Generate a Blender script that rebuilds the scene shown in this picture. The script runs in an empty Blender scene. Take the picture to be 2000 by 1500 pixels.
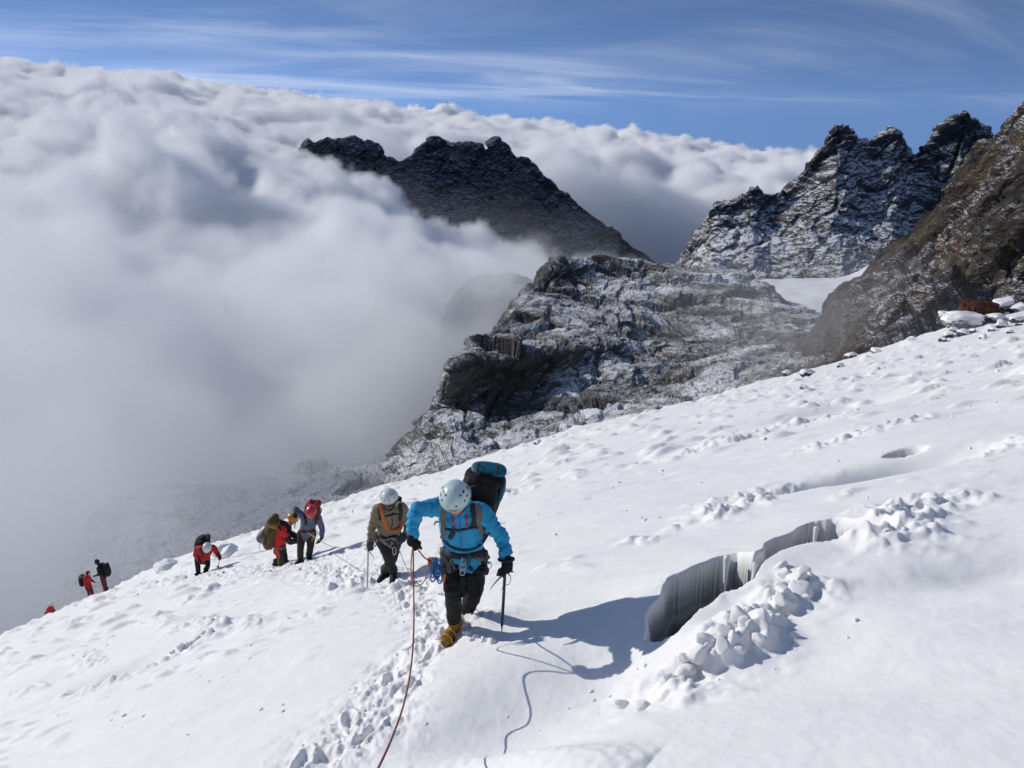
import bpy, bmesh, math, random
import numpy as np
from mathutils import Vector, Matrix

R = math.radians
sc = bpy.context.scene
col = sc.collection
random.seed(7)

# ------------------------------------------------------------------ camera, sky, sun, exposure
PITCH = R(20.7)
FOC = 1455.0                                   # focal length in pixels of the 2000 x 1500 photograph
cam = bpy.data.objects.new('Camera', bpy.data.cameras.new('Camera'))
col.objects.link(cam)
cam.data.sensor_width = 36.0
cam.data.lens = 36.0 * FOC / 2000.0
cam.data.clip_start = 0.05
cam.data.clip_end = 60000
cam.rotation_euler = (R(90) - PITCH, 0, 0)
sc.camera = cam

SUN_AZ, SUN_EL = R(-63), R(25)
world = bpy.data.worlds.new('World')
sc.world = world
world.use_nodes = True
wt = world.node_tree
wt.nodes.clear()

class S:
    """a node socket with arithmetic, for shader and geometry node trees"""
    def __init__(s, t, o): s.t, s.o = t, o
    def _m(s, op, a, b=None, c=None):
        n = s.t.nodes.new('ShaderNodeMath'); n.operation = op
        for i, v in enumerate((a, b, c)):
            if v is None: continue
            if isinstance(v, S): s.t.links.new(v.o, n.inputs[i])
            else: n.inputs[i].default_value = v
        return S(s.t, n.outputs[0])
    def __add__(s, b): return s._m('ADD', s, b)
    __radd__ = __add__
    def __sub__(s, b): return s._m('SUBTRACT', s, b)
    def __rsub__(s, b): return s._m('SUBTRACT', b, s)
    def __mul__(s, b): return s._m('MULTIPLY', s, b)
    __rmul__ = __mul__
    def __truediv__(s, b): return s._m('DIVIDE', s, b)
    def __pow__(s, b): return s._m('POWER', s, b)
    def mx(s, b): return s._m('MAXIMUM', s, b)
    def mn(s, b): return s._m('MINIMUM', s, b)
    def clamp(s): return s.mx(0.0).mn(1.0)
    def step(s, a, b):                         # smooth 0..1 between a and b
        n = s.t.nodes.new('ShaderNodeMapRange'); n.interpolation_type = 'SMOOTHSTEP'
        s.t.links.new(s.o, n.inputs[0]); n.inputs[1].default_value = a; n.inputs[2].default_value = b
        return S(s.t, n.outputs[0])

def xyz(t, vec):
    n = t.nodes.new('ShaderNodeSeparateXYZ'); t.links.new(vec, n.inputs[0])
    return [S(t, n.outputs[i]) for i in range(3)]
def vec3(t, x, y, z):
    n = t.nodes.new('ShaderNodeCombineXYZ')
    for i, v in enumerate((x, y, z)):
        if isinstance(v, S): t.links.new(v.o, n.inputs[i])
        else: n.inputs[i].default_value = v
    return n.outputs[0]
def noise(t, vec, scale, detail=4, rough=.5, dist=0, lac=2.0):
    n = t.nodes.new('ShaderNodeTexNoise'); t.links.new(vec, n.inputs['Vector'])
    n.inputs['Scale'].default_value = scale; n.inputs['Detail'].default_value = detail
    n.inputs['Roughness'].default_value = rough; n.inputs['Distortion'].default_value = dist
    n.inputs['Lacunarity'].default_value = lac
    return S(t, n.outputs[0])
def mixc(t, f, a, b):
    n = t.nodes.new('ShaderNodeMix'); n.data_type = 'RGBA'
    for k, v in ((0, f), (6, a), (7, b)):
        if isinstance(v, S): t.links.new(v.o, n.inputs[k])
        elif hasattr(v, 'links'): t.links.new(v, n.inputs[k])
        elif k == 0: n.inputs[k].default_value = v
        else: n.inputs[k].default_value = (*v, 1)
    return n.outputs[2]

# sky: the clear dark blue of high altitude with thin cirrus streaks
_tc = wt.nodes.new('ShaderNodeTexCoord')
dx_, dy_, dz_ = xyz(wt, _tc.outputs['Generated'])
sky = wt.nodes.new('ShaderNodeTexSky'); sky.sky_type = 'NISHITA'; sky.sun_disc = False
sky.sun_elevation = SUN_EL; sky.sun_rotation = SUN_AZ
sky.altitude = 4800; sky.air_density = 1.0; sky.dust_density = 0.2; sky.ozone_density = 2.5
wt.links.new(vec3(wt, dx_, dy_, dz_.mx(0.0) * 2.4 + 0.38), sky.inputs['Vector'])
_den = dz_.mx(0.0) + 0.09
_px, _py = dx_ / _den, dy_ / _den
_ca, _sa = math.cos(R(-14)), math.sin(R(-14))
_u, _v = _px * .87 + _py * .5, _px * .5 - _py * .87
cir = noise(wt, vec3(wt, _u * 0.20, _v * 0.42, 3.1), 1.0, 8, .56, 1.8)
cir2 = noise(wt, vec3(wt, _u * 0.10, _v * 0.22, 9.4), 1.0, 3, .5)
cirf = (cir.step(.36, .80) * cir2.step(.34, .66) * 0.48).mn(0.62) * dz_.step(-0.02, 0.03)
bg = wt.nodes.new('ShaderNodeBackground'); bg.inputs[1].default_value = 0.15
wt.links.new(mixc(wt, cirf, sky.outputs[0], (5.2, 5.4, 5.7)), bg.inputs[0])
wo = wt.nodes.new('ShaderNodeOutputWorld'); wt.links.new(bg.outputs[0], wo.inputs[0])

sun = bpy.data.lights.new('Sun', 'SUN'); sun.energy = 2.4; sun.angle = R(0.5); sun.color = (1, .955, .89)
sun_o = bpy.data.objects.new('Sun', sun); col.objects.link(sun_o)
SUN_DIR = Vector((math.sin(SUN_AZ) * math.cos(SUN_EL), math.cos(SUN_AZ) * math.cos(SUN_EL), math.sin(SUN_EL)))
sun_o.rotation_euler = SUN_DIR.to_track_quat('Z', 'Y').to_euler()

vs = sc.view_settings
vs.view_transform = 'Standard'; vs.look = 'None'; vs.gamma = 1; vs.exposure = 0.5
cy = sc.cycles
cy.max_bounces = 24; cy.volume_bounces = 20; cy.diffuse_bounces = 4; cy.glossy_bounces = 2
cy.volume_step_rate = 2.0; cy.volume_max_steps = 256
cy.use_adaptive_sampling = True; cy.adaptive_threshold = 0.035; cy.adaptive_min_samples = 12
cy.use_denoising = True; cy.sample_clamp_indirect = 6

# ------------------------------------------------------------------ helpers
_cp, _sp = math.cos(PITCH), math.sin(PITCH)
def ray(px, py):
    u, v = (px - 1000) / FOC, (750 - py) / FOC
    return np.array([u, _cp + v * _sp, -_sp + v * _cp])
def at(px, py, Y):
    """the point of the photograph's ray that lies Y metres ahead of the viewer"""
    d = ray(px, py); return d * (Y / d[1])

def _hash(ix, iy, iz, seed):
    h = (ix.astype(np.uint32) * np.uint32(374761393) + iy.astype(np.uint32) * np.uint32(668265263)
         + iz.astype(np.uint32) * np.uint32(2147483647 // 3) + np.uint32(seed * 974634777 % 4294967291))
    h = (h ^ (h >> np.uint32(13))) * np.uint32(1274126177)
    return (h ^ (h >> np.uint32(16)))
def perlin2(x, y, seed=0):
    x = np.asarray(x, np.float32); y = np.asarray(y, np.float32)
    fx0, fy0 = np.floor(x), np.floor(y)
    ix, iy = fx0.astype(np.int64), fy0.astype(np.int64)
    fx, fy = x - fx0, y - fy0
    ux, uy = fx * fx * fx * (fx * (fx * 6 - 15) + 10), fy * fy * fy * (fy * (fy * 6 - 15) + 10)
    z = np.zeros_like(ix)
    def g(a, b):
        an = _hash(ix + a, iy + b, z, seed).astype(np.float32) * np.float32(2 * np.pi / 4294967296)
        return np.cos(an) * (fx - a) + np.sin(an) * (fy - b)
    n0 = g(0, 0); n0 += ux * (g(1, 0) - n0)
    n1 = g(0, 1); n1 += ux * (g(1, 1) - n1)
    return (n0 + uy * (n1 - n0)) * 1.4
def perlin3(p, seed=0):
    p = np.asarray(p, np.float32)
    f0 = np.floor(p); i = f0.astype(np.int64); f = p - f0
    u = f * f * f * (f * (f * 6 - 15) + 10)
    def g(a, b, c):
        h = _hash(i[:, 0] + a, i[:, 1] + b, i[:, 2] + c, seed)
        an = (h & np.uint32(0xffff)).astype(np.float32) * np.float32(2 * np.pi / 65536)
        cz = (h >> np.uint32(16)).astype(np.float32) * np.float32(2 / 65536) - 1
        s = np.sqrt(np.maximum(0, 1 - cz * cz))
        return np.cos(an) * s * (f[:, 0] - a) + np.sin(an) * s * (f[:, 1] - b) + cz * (f[:, 2] - c)
    def l(a, b, t): return a + t * (b - a)
    z0 = l(l(g(0,0,0), g(1,0,0), u[:,0]), l(g(0,1,0), g(1,1,0), u[:,0]), u[:,1])
    z1 = l(l(g(0,0,1), g(1,0,1), u[:,0]), l(g(0,1,1), g(1,1,1), u[:,0]), u[:,1])
    return l(z0, z1, u[:,2]) * 1.5
def fbm2(x, y, oct=4, gain=.5, seed=0):
    s, a, f = 0, 1, 1
    for k in range(oct):
        s = s + a * perlin2(x * f + k * 13.7, y * f - k * 7.1, seed + k); a *= gain; f *= 2.03
    return s
def fbm3(p, oct=4, gain=.5, seed=0):
    s, a, f = 0, 1, 1
    for k in range(oct):
        s = s + a * perlin3(p * f + k * 5.3, seed + k); a *= gain; f *= 2.03
    return s
def ridged3(p, oct=5, gain=.5, seed=0):
    s, a, f = 0, 1, 1
    for k in range(oct):
        n = 1 - 2 * np.abs(perlin3(p * f + k * 3.9, seed + k)); s = s + a * n; a *= gain; f *= 2.1
    return s
def blocks(P, bed, lam, thin, seed):
    """fractured rock: tilted facets of cells that are long along the bedding and thin across it; returns facet height and crack depth"""
    b = np.asarray(bed, float); b = b / np.linalg.norm(b)
    Q = (P + (P @ b)[:, None] * b[None] * (thin - 1)) / lam
    Q = (Q + .22 * np.stack([perlin3(Q * .8, seed + 21), perlin3(Q * .8 + 9, seed + 22), perlin3(Q * .8 + 17, seed + 23)], 1)).astype(np.float32)
    i0 = np.floor(Q).astype(np.int64)
    d1 = np.full(len(Q), 9., np.float32); d2 = d1.copy(); h1 = np.zeros(len(Q), np.uint32); off = np.zeros_like(Q)
    u = np.float32(1 / 1024)
    for a in (-1, 0, 1):
        for c in (-1, 0, 1):
            for e in (-1, 0, 1):
                h = _hash(i0[:, 0] + a, i0[:, 1] + c, i0[:, 2] + e, seed)
                f = np.stack([i0[:, 0] + a + (h & np.uint32(1023)) * u, i0[:, 1] + c + ((h >> np.uint32(10)) & np.uint32(1023)) * u, i0[:, 2] + e + ((h >> np.uint32(20)) & np.uint32(1023)) * u], 1)
                o = Q - f.astype(np.float32); d = (o * o).sum(1); m = d < d1
                d2 = np.where(m, d1, np.minimum(d2, d)); d1 = np.where(m, d, d1); h1 = np.where(m, h, h1); off = np.where(m[:, None], o, off)
    k = h1 * np.uint32(2654435761)
    g = np.stack([(k & np.uint32(255)), (k >> np.uint32(8)) & np.uint32(255), (k >> np.uint32(16)) & np.uint32(255)], 1).astype(np.float32) / 127.5 - 1
    r = (k >> np.uint32(24)).astype(np.float32) / 255
    crack = 1 - sstep(np.sqrt(d2) - np.sqrt(d1), 0, .12)
    return (r - .5) + .9 * (off * g).sum(1), crack
def sstep(x, a, b):
    t = np.clip((x - a) / (b - a), 0, 1); return t * t * (3 - 2 * t)

def mesh_np(name, V, F, smooth=True):
    me = bpy.data.meshes.new(name)
    V = np.asarray(V, np.float32); F = np.asarray(F, np.int32)
    me.vertices.add(len(V)); me.vertices.foreach_set('co', V.ravel())
    k = F.shape[1]
    me.loops.add(F.size); me.loops.foreach_set('vertex_index', F.ravel())
    me.polygons.add(len(F)); me.polygons.foreach_set('loop_start', np.arange(0, F.size, k, dtype=np.int32))
    me.update(calc_edges=True)
    if smooth: me.polygons.foreach_set('use_smooth', np.ones(len(F), bool))
    return me
def grid_faces(n, m):
    i = np.arange(n * m).reshape(n, m)
    return np.stack([i[:-1, :-1], i[:-1, 1:], i[1:, 1:], i[1:, :-1]], -1).reshape(-1, 4)
def tag(o, label=None, cat=None, group=None, kind=None):
    if label: o['label'] = label
    if cat: o['category'] = cat
    if group: o['group'] = group
    if kind: o['kind'] = kind
    return o
def obj(name, me, mat=None, parent=None, loc=None):
    o = bpy.data.objects.new(name, me); col.objects.link(o)
    if mat and not me.materials: me.materials.append(mat)
    if parent: o.parent = parent
    if loc is not None: o.location = loc
    return o

# ------------------------------------------------------------------ materials
def new_mat(name):
    m = bpy.data.materials.new(name); m.use_nodes = True
    return m, m.node_tree, m.node_tree.nodes['Principled BSDF']
def bump(t, h, strength, dist, base=None):
    b = t.nodes.new('ShaderNodeBump'); b.inputs['Strength'].default_value = strength; b.inputs['Distance'].default_value = dist
    t.links.new(h.o, b.inputs['Height'])
    if base: t.links.new(base, b.inputs['Normal'])
    return b.outputs[0]
def coords(t):
    return t.nodes.new('ShaderNodeTexCoord').outputs['Object']

def snow_mat(name='snow', grain=1.0, colr=(.82, .815, .81), ice=False):
    m, t, b = new_mat(name); c = coords(t)
    n1, n2 = noise(t, c, 38 * grain, 5, .6), noise(t, c, 190 * grain, 2, .5)
    n3 = noise(t, c, 5 * grain, 4, .55)
    b.inputs['Base Color'].default_value = (*colr, 1)
    bc = mixc(t, n3.step(.3, .7), colr, tuple(v * .965 for v in colr))
    if ice:                                    # grey-blue crevasse ice, darkened so the walls' shade is painted in
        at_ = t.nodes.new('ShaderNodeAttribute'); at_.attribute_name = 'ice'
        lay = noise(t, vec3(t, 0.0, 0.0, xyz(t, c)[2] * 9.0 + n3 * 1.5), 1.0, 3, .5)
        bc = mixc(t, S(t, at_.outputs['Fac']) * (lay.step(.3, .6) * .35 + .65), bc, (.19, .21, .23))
    t.links.new(bc, b.inputs['Base Color'])
    b.inputs['Roughness'].default_value = .72; b.inputs['Specular IOR Level'].default_value = .25
    nn = bump(t, n1, .2, .012 / grain, bump(t, n2, .25, .003 / grain))
    t.links.new(nn, b.inputs['Normal'])
    return m

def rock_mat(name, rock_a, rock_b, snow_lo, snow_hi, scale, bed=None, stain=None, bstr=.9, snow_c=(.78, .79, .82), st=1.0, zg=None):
    """bare rock with snow caught where the (bumped) surface looks up"""
    m, t, b = new_mat(name); c = coords(t)
    x, y, z = xyz(t, c)
    if bed:                                    # beds: features thin across the bedding, long along it
        s = (x * bed[0] + y * bed[1] + z * bed[2]) * st
        cv = vec3(t, x * .75 + s * bed[0], y * .75 + s * bed[1], z * .75 + s * bed[2])
    else: cv = c
    big = noise(t, c, scale * .065, 5, .6)
    rid = t.nodes.new('ShaderNodeTexNoise'); rid.noise_type = 'RIDGED_MULTIFRACTAL'; rid.normalize = True
    t.links.new(cv, rid.inputs['Vector']); rid.inputs['Scale'].default_value = scale * .55; rid.inputs['Detail'].default_value = 7; rid.inputs['Roughness'].default_value = .62
    rid = S(t, rid.outputs[0])
    mid = noise(t, cv, scale * 1.3, 6, .62)
    fin = noise(t, cv, scale * 6, 4, .6)
    vor = t.nodes.new('ShaderNodeTexVoronoi'); vor.feature = 'F1'; vor.inputs['Scale'].default_value = scale * 1.5; vor.inputs['Detail'].default_value = 2
    t.links.new(cv, vor.inputs['Vector'])
    h = rid * .55 + mid * .55 + fin * .14 + S(t, vor.outputs[0]) * .45
    nrm = bump(t, h, bstr, 1.5 / scale)
    nx, ny, nz = xyz(t, nrm)
    rc = mixc(t, (mid * .6 + big * .5).step(.38, .72), rock_a, rock_b)
    if stain:
        rc = mixc(t, noise(t, c, scale * .22, 5, .6).step(.50, .68) * .85, rc, stain[0])
        rc = mixc(t, noise(t, vec3(t, x + 37, y * .8, z * .4), scale * .36, 4, .6).step(.55, .68) * .8, rc, stain[1])
    sm = (nz + (mid - .5) * .55 + (big - .5) * 1.25 + (fin - .5) * .3)
    if zg: sm = sm + (z - zg[0]) * zg[1]
    sm = sm.step(snow_lo, snow_hi)
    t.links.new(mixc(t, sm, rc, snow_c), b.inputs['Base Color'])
    b.inputs['Roughness'].default_value = .85; b.inputs['Specular IOR Level'].default_value = .2
    t.links.new(nrm, b.inputs['Normal'])
    return m

MS = snow_mat()
MS_ICE_SHADE = snow_mat('snow_and_ice_shade', ice=True)
MS_FAR = snow_mat('far_snow', .12)

# ------------------------------------------------------------------ the snow slope
def slope_base(x, y):
    r = np.sqrt(x * x + y * y + 1e-6)
    z = -2.0 - .415 * y + .314 * x - .105 * x * x / np.sqrt(r * r + 4)
    dxr = x / np.maximum(np.abs(y), .5)
    de = 30 + 12 * sstep(dxr, .15, .62) + 4 * perlin2(np.arctan2(x, np.maximum(y, .1)) * 7, 0 * x, 3)
    e = np.maximum(0, r - de)
    z = z - np.where(e < 30, .012 * e * e, .012 * 900 + .72 * (e - 30))
    return z
def slope_broad(x, y):
    z = slope_base(x, y)
    r = np.sqrt(x * x + y * y)
    z = z + .16 * perlin2(x / 7, y / 5, 11) * sstep(r, 3, 14) + .05 * perlin2(x / 2.3, y / 1.5, 12) * sstep(r, 2, 7)
    z = z + .35 * perlin2(x / 16, y / 9, 13) * sstep(r, 18, 40)
    return z
def hit_on(f, px, py, far=80):
    d = ray(px, py); t = np.geomspace(.8, far, 6000)
    P = d[None] * t[:, None]
    below = P[:, 2] < f(P[:, 0], P[:, 1])
    k = int(np.argmax(below)) if below.any() else len(t) - 1
    return P[k]
def H0(px, py): return hit_on(slope_broad, px, py)[:2]
def poly0(pts): return np.array([H0(*p) for p in pts])
def dist_poly(x, y, P):
    """distance to a polyline, and the running parameter 0..1 along it"""
    best = np.full(x.shape, 1e9, np.float32); par = np.zeros(x.shape, np.float32)
    n = len(P) - 1
    for k in range(n):
        a, b = P[k], P[k + 1]; d = b - a
        t = np.clip(((x - a[0]) * d[0] + (y - a[1]) * d[1]) / (d @ d + 1e-9), 0, 1)
        q = np.hypot(x - a[0] - t * d[0], y - a[1] - t * d[1])
        m = q < best; best = np.where(m, q, best); par = np.where(m, (k + t) / n, par)
    return best, par
def inside_poly(x, y, P):
    r = np.zeros(x.shape, bool); j = len(P) - 1
    for i in range(len(P)):
        a, b = P[i], P[j]
        c = ((a[1] > y) != (b[1] > y)) & (x < (b[0] - a[0]) * (y - a[1]) / (b[1] - a[1] + 1e-12) + a[0])
        r ^= c; j = i
    return r
def blob(x, y, c, sx, sy, amp): return amp * np.exp(-.5 * (((x - c[0]) / sx) ** 2 + ((y - c[1]) / sy) ** 2))

FOOT = H0(885, 1236)
BMOUND = at(1935, 640, 38.5)[:2]
TROUGH = poly0([(1420, 1235), (1300, 1272), (1180, 1300), (1060, 1350), (930, 1430), (820, 1530)])
FORE = poly0([(700, 1530), (800, 1480), (900, 1458), (1000, 1462), (1110, 1478), (1260, 1500)])
def slope_tr(x, y):
    z = slope_broad(x, y)
    d, p = dist_poly(x, y, TROUGH)
    return z - .34 * np.exp(-.5 * (d / .42) ** 2) * sstep(np.hypot(x - TROUGH[0, 0], y - TROUGH[0, 1]), .05, .8) * .85
def poly1(pts): return np.array([hit_on(slope_tr, *p)[:2] for p in pts])
CREV = poly1([(1258, 1256), (1276, 1215), (1298, 1166), (1308, 1142), (1340, 1128), (1380, 1112), (1414, 1096), (1440, 1092),
              (1470, 1104), (1494, 1086), (1512, 1064), (1550, 1046), (1590, 1029), (1640, 1023), (1685, 1034), (1735, 1048),
              (1690, 1058), (1640, 1063), (1600, 1074), (1560, 1082), (1512, 1100), (1482, 1122), (1470, 1138), (1438, 1156),
              (1400, 1172), (1356, 1198), (1338, 1222), (1320, 1246), (1290, 1258)])
CREV_FAR, CREV_NEAR = CREV[2:16], CREV[15:]
HOLLOWS = [  # centre pixel, half sizes in metres, depth
    ((232, 1312), .60, .20, .26), ((300, 1188), .55, .25, .07), ((150, 1255), .7, .25, .2), ((640, 1330), .8, .3, .05),
    ((1715, 918), .75, .22, .75), ((1640, 790), 1.0, .45, .45), ((1690, 770), .8, .5, .2), ((1320, 858), 1.2, .4, .12), ((1540, 822), 1.2, .4, .1),
    ((1200, 1160), .25, .12, .05), ((1985, 1095), .5, .2, .16), ((90, 1390), 1.0, .3, .06), ((1900, 1210), 1.2, .4, .05), ((1650, 1330), .8, .3, .04)]
HOLLOWS = [(H0(*h[0]),) + h[1:] for h in HOLLOWS]
PITS = [(H0(1764, 914), .26, .15, 1.3), (H0(1768, 882), .20, .10, .9), (H0(232, 1325), .03, .02, .08)]
TRACK = poly0([(560, 1560), (640, 1470), (720, 1390), (770, 1310), (835, 1255), (880, 1232), (850, 1190), (800, 1150), (765, 1132),
               (700, 1120), (640, 1112), (595, 1100), (520, 1112), (400, 1122), (320, 1135)])
PRINTS = []
_seg = np.diff(TRACK, axis=0); _len = np.concatenate([[0], np.cumsum(np.hypot(*_seg.T))])
_prg = np.random.RandomState(17)
for _i, _s in enumerate(np.arange(.2, min(_len[-1], 24), .30)):
    _k = min(np.searchsorted(_len, _s) - 1, len(_seg) - 1); _u = _seg[_k] / np.hypot(*_seg[_k]); _p = TRACK[_k] + _u * (_s - _len[_k])
    _o = .13 * (1 if _i % 2 else -1) + _prg.normal(0, .05); _a = _prg.normal(0, .18); _u = np.array([_u[0] * math.cos(_a) - _u[1] * math.sin(_a), _u[0] * math.sin(_a) + _u[1] * math.cos(_a)])
    PRINTS.append((_p + np.array([-_u[1], _u[0]]) * _o, _u, _prg.uniform(.9, 1.15)))
DEBRIS = [  # polylines of lumpy snow thrown up on the slope: points, half width, height
    ([(1305, 1350), (1350, 1310), (1400, 1275), (1450, 1235), (1500, 1195), (1545, 1160)], .16, .13),
    ([(1735, 1055), (1752, 1030), (1775, 1000), (1830, 985)], .22, .12),
    ([(130, 1352), (180, 1342), (230, 1325), (290, 1300), (330, 1280), (370, 1262), (415, 1245)], .13, .10),
    ([(1395, 1012), (1430, 993), (1480, 982)], .14, .10), ([(1310, 1040), (1350, 1010), (1390, 985), (1440, 970)], .10, .05),
    ([(40, 1352), (80, 1345), (120, 1330)], .14, .08), ([(370, 1172), (420, 1150), (450, 1138)], .22, .08), ([(330, 1310), (370, 1292), (440, 1282)], .10, .05),
    ([(345, 1230), (390, 1215), (420, 1225)], .15, .09), ([(430, 1225), (470, 1215), (500, 1225)], .14, .08), ([(560, 1215), (590, 1205), (620, 1200)], .12, .06),
    ([(270, 1222), (300, 1210), (330, 1218)], .16, .07), ([(150, 1288), (175, 1290), (195, 1300)], .12, .08), ([(55, 1292), (85, 1290)], .12, .07),
    ([(660, 1150), (690, 1142), (730, 1135)], .16, .08), ([(640, 1150), (655, 1160)], .12, .06),
    ([(1010, 960), (1080, 945), (1120, 935)], .2, .06), ([(1000, 930), (1060, 915), (1100, 905)], .2, .05), ([(1300, 900), (1400, 870), (1560, 830), (1650, 815)], .18, .09),
    ([(1580, 880), (1680, 850), (1790, 820)], .18, .09), ([(1910, 890), (1960, 870), (1995, 858)], .16, .10), ([(1370, 985), (1440, 968)], .12, .05),
    ([(1500, 955), (1540, 945)], .15, .08), ([(1640, 975), (1665, 960)], .08, .04), ([(940, 975), (1000, 965)], .15, .05), ([(1230, 1060), (1262, 1058)], .10, .09),
    ([(1070, 1105), (1098, 1100)], .10, .06), ([(1100, 1112), (1150, 1110)], .06, .03)]
DEBRIS = [(poly1(d[0]),) + d[1:] for d in DEBRIS]

def slope_mid(x, y):
    """the slope with its larger forms, without the crevasse"""
    z = slope_broad(x, y)
    z = z + blob(x, y, FOOT + np.array([.10, -.06]), .34, .26, .13)
    d, p = dist_poly(x, y, TROUGH)
    z = z - .34 * np.exp(-.5 * (d / .42) ** 2) * sstep(np.hypot(x - TROUGH[0, 0], y - TROUGH[0, 1]), .05, .8) * .85
    d, p = dist_poly(x, y, FORE)
    z = z + .17 * np.exp(-.5 * (d / .15) ** 2) * np.sin(np.pi * np.clip(p, 0, 1)) ** .7
    d, p = dist_poly(x, y, CREV_FAR)
    z = z + .05 * np.exp(-.5 * (d / .30) ** 2)
    d, p = dist_poly(x, y, CREV_NEAR)
    z = z + .05 * np.exp(-.5 * (d / .22) ** 2)
    z = z + blob(x, y, BMOUND, 3.0, 2.2, .92)
    for c, sx, sy, a in HOLLOWS: z = z - blob(x, y, c, sx, sy, a)
    return z
def slope_fine(x, y):
    z = slope_mid(x, y)
    r = np.hypot(x, y)
    # wind crust: long low ripples across the slope
    z = z + .012 * fbm2(x / .9, y / .45, 3, .5, 21) * sstep(r, 2, 5)
    # scattered lumps that grow with distance so far snow stays broken
    rough = perlin2(x / 4.5, y / 3.0, 31) * .5 + .5
    right = sstep(x - .05 * y, -2, 2.5)
    quiet = 1 - sstep(r, 4.0, 8.5)
    l1 = np.maximum(0, perlin2(x / .46, y / .17, 32) - .38 + .25 * (rough - .5))
    z = z + .13 * l1 * rough * 1.5 * (1 - quiet) * (1 - .45 * right * (1 - sstep(r, 14, 24)))
    l2 = np.maximum(0, perlin2(x / .9, y / .36, 33) - .36 + .4 * (rough - .5))
    z = z + .42 * l2 * sstep(r, 9, 18)
    l3 = np.maximum(0, perlin2(x / .16, y / .10, 34) - .48)
    z = z + .055 * np.abs(perlin2(x / 2.6, y / .9, 35)) * sstep(r, 5, 10) - .05 * np.maximum(0, perlin2(x / 1.6, y / .55, 36) - .2) * sstep(r, 5, 9)
    z = z + .06 * l3 * (1 - quiet) * rough
    # debris lines
    for P, w, h in DEBRIS:
        bx = (x > P[:, 0].min() - 1.2) & (x < P[:, 0].max() + 1.2) & (y > P[:, 1].min() - 1.2) & (y < P[:, 1].max() + 1.2)
        if not bx.any(): continue
        xs, ys = x[bx], y[bx]
        d, p = dist_poly(xs, ys, P)
        n = perlin2(xs / .11, ys / .09, 41); n2 = perlin2(xs / .05, ys / .04, 42); n3 = perlin2(xs / .3, ys / .22, 43)
        wv = w * (1 + .5 * n3)
        f = np.exp(-.5 * (d / wv) ** 2)
        z[bx] += h * f * np.clip(.6 + .8 * n3 + .55 * n + .16 * n2, 0, 1.6) * 1.1
    # the trodden track
    bx = (y > .5) & (y < 32)
    xs, ys = x[bx], y[bx]
    d, p = dist_poly(xs, ys, TRACK)
    w = .26 + .15 * perlin2(xs / .6, ys / .5, 51) + .25 * sstep(ys, 7, 12)
    m = np.exp(-.5 * (d / w) ** 2)
    k1 = perlin2(xs / .16, ys / .13, 52); k2 = perlin2(xs / .07, ys / .06, 53); k3 = perlin2(xs / .035, ys / .03, 54)
    z[bx] += m * (.075 * np.minimum(k1, .25) + .034 * np.abs(k2) + .012 * k3 - .045)
    # boot prints, left and right in turn
    for (qx, qy), (ux, uy), sg in PRINTS:
        k = np.hypot(x - qx, y - qy) < .4
        if not k.any(): continue
        ax, ay = x[k] - qx, y[k] - qy; al, ac = ax * ux + ay * uy, -ax * uy + ay * ux
        e = np.sqrt((al / (.135 * sg)) ** 2 + (ac / (.052 * sg)) ** 2) + .12 * perlin2(x[k] / .07, y[k] / .07, 55)
        z[k] += -.05 * sg * (1 - sstep(e, .55, 1.05)) + .022 * np.exp(-((e - 1.25) / .22) ** 2)
    # crumbs kicked up round the boot
    q = blob(xs, ys, FOOT + np.array([.13, -.05]), .20, .13, 1.0)
    z[bx] += q * (.06 * np.abs(k1) + .05 * np.abs(k2))
    # grain of the foreground snow
    near = 1 - sstep(r, 5, 9)
    z = z + near * (.0018 * perlin2(x / .05, y / .05, 61) + .003 * perlin2(x / .14, y / .12, 62) + .030 * perlin2(x / 1.1, y / .8, 64))
    z = z + .007 * perlin2(x / .06, y / .05, 63) * np.exp(-.5 * (dist_poly(x, y, FORE)[0] / .16) ** 2)
    # pits and the crevasse
    for c, sx, sy, a in PITS: z = z - a * np.exp(-(((x - c[0]) / sx) ** 2 + ((y - c[1]) / sy) ** 2) ** 2)
    bx = (x > CREV[:, 0].min() - .4) & (x < CREV[:, 0].max() + .4) & (y > CREV[:, 1].min() - .4) & (y < CREV[:, 1].max() + .4)
    xs, ys = x[bx] + .05 * perlin2(x[bx] / .3, y[bx] / .3, 71), y[bx] + .055 * fbm2(x[bx] / .33, y[bx] / .33, 3, .4, 72)
    ins = inside_poly(xs, ys, CREV)
    d, _ = dist_poly(xs, ys, np.vstack([CREV, CREV[:1]]))
    sd = np.where(ins, d, -d)
    dep = .55 + 1.2 * sstep(xs, CREV[0, 0] + .12, CREV[0, 0] + .75)
    z[bx] -= dep * sstep(sd, -.03, .075 + .03 * perlin2(xs / .4, ys / .4, 73)) + .25 * sstep(sd, .06, .35)
    return z

def snow_z(x, y):
    return float(slope_fine(np.array([float(x)]), np.array([float(y)]))[0])
def hit(px, py, f=slope_mid): return hit_on(f, px, py)

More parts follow.
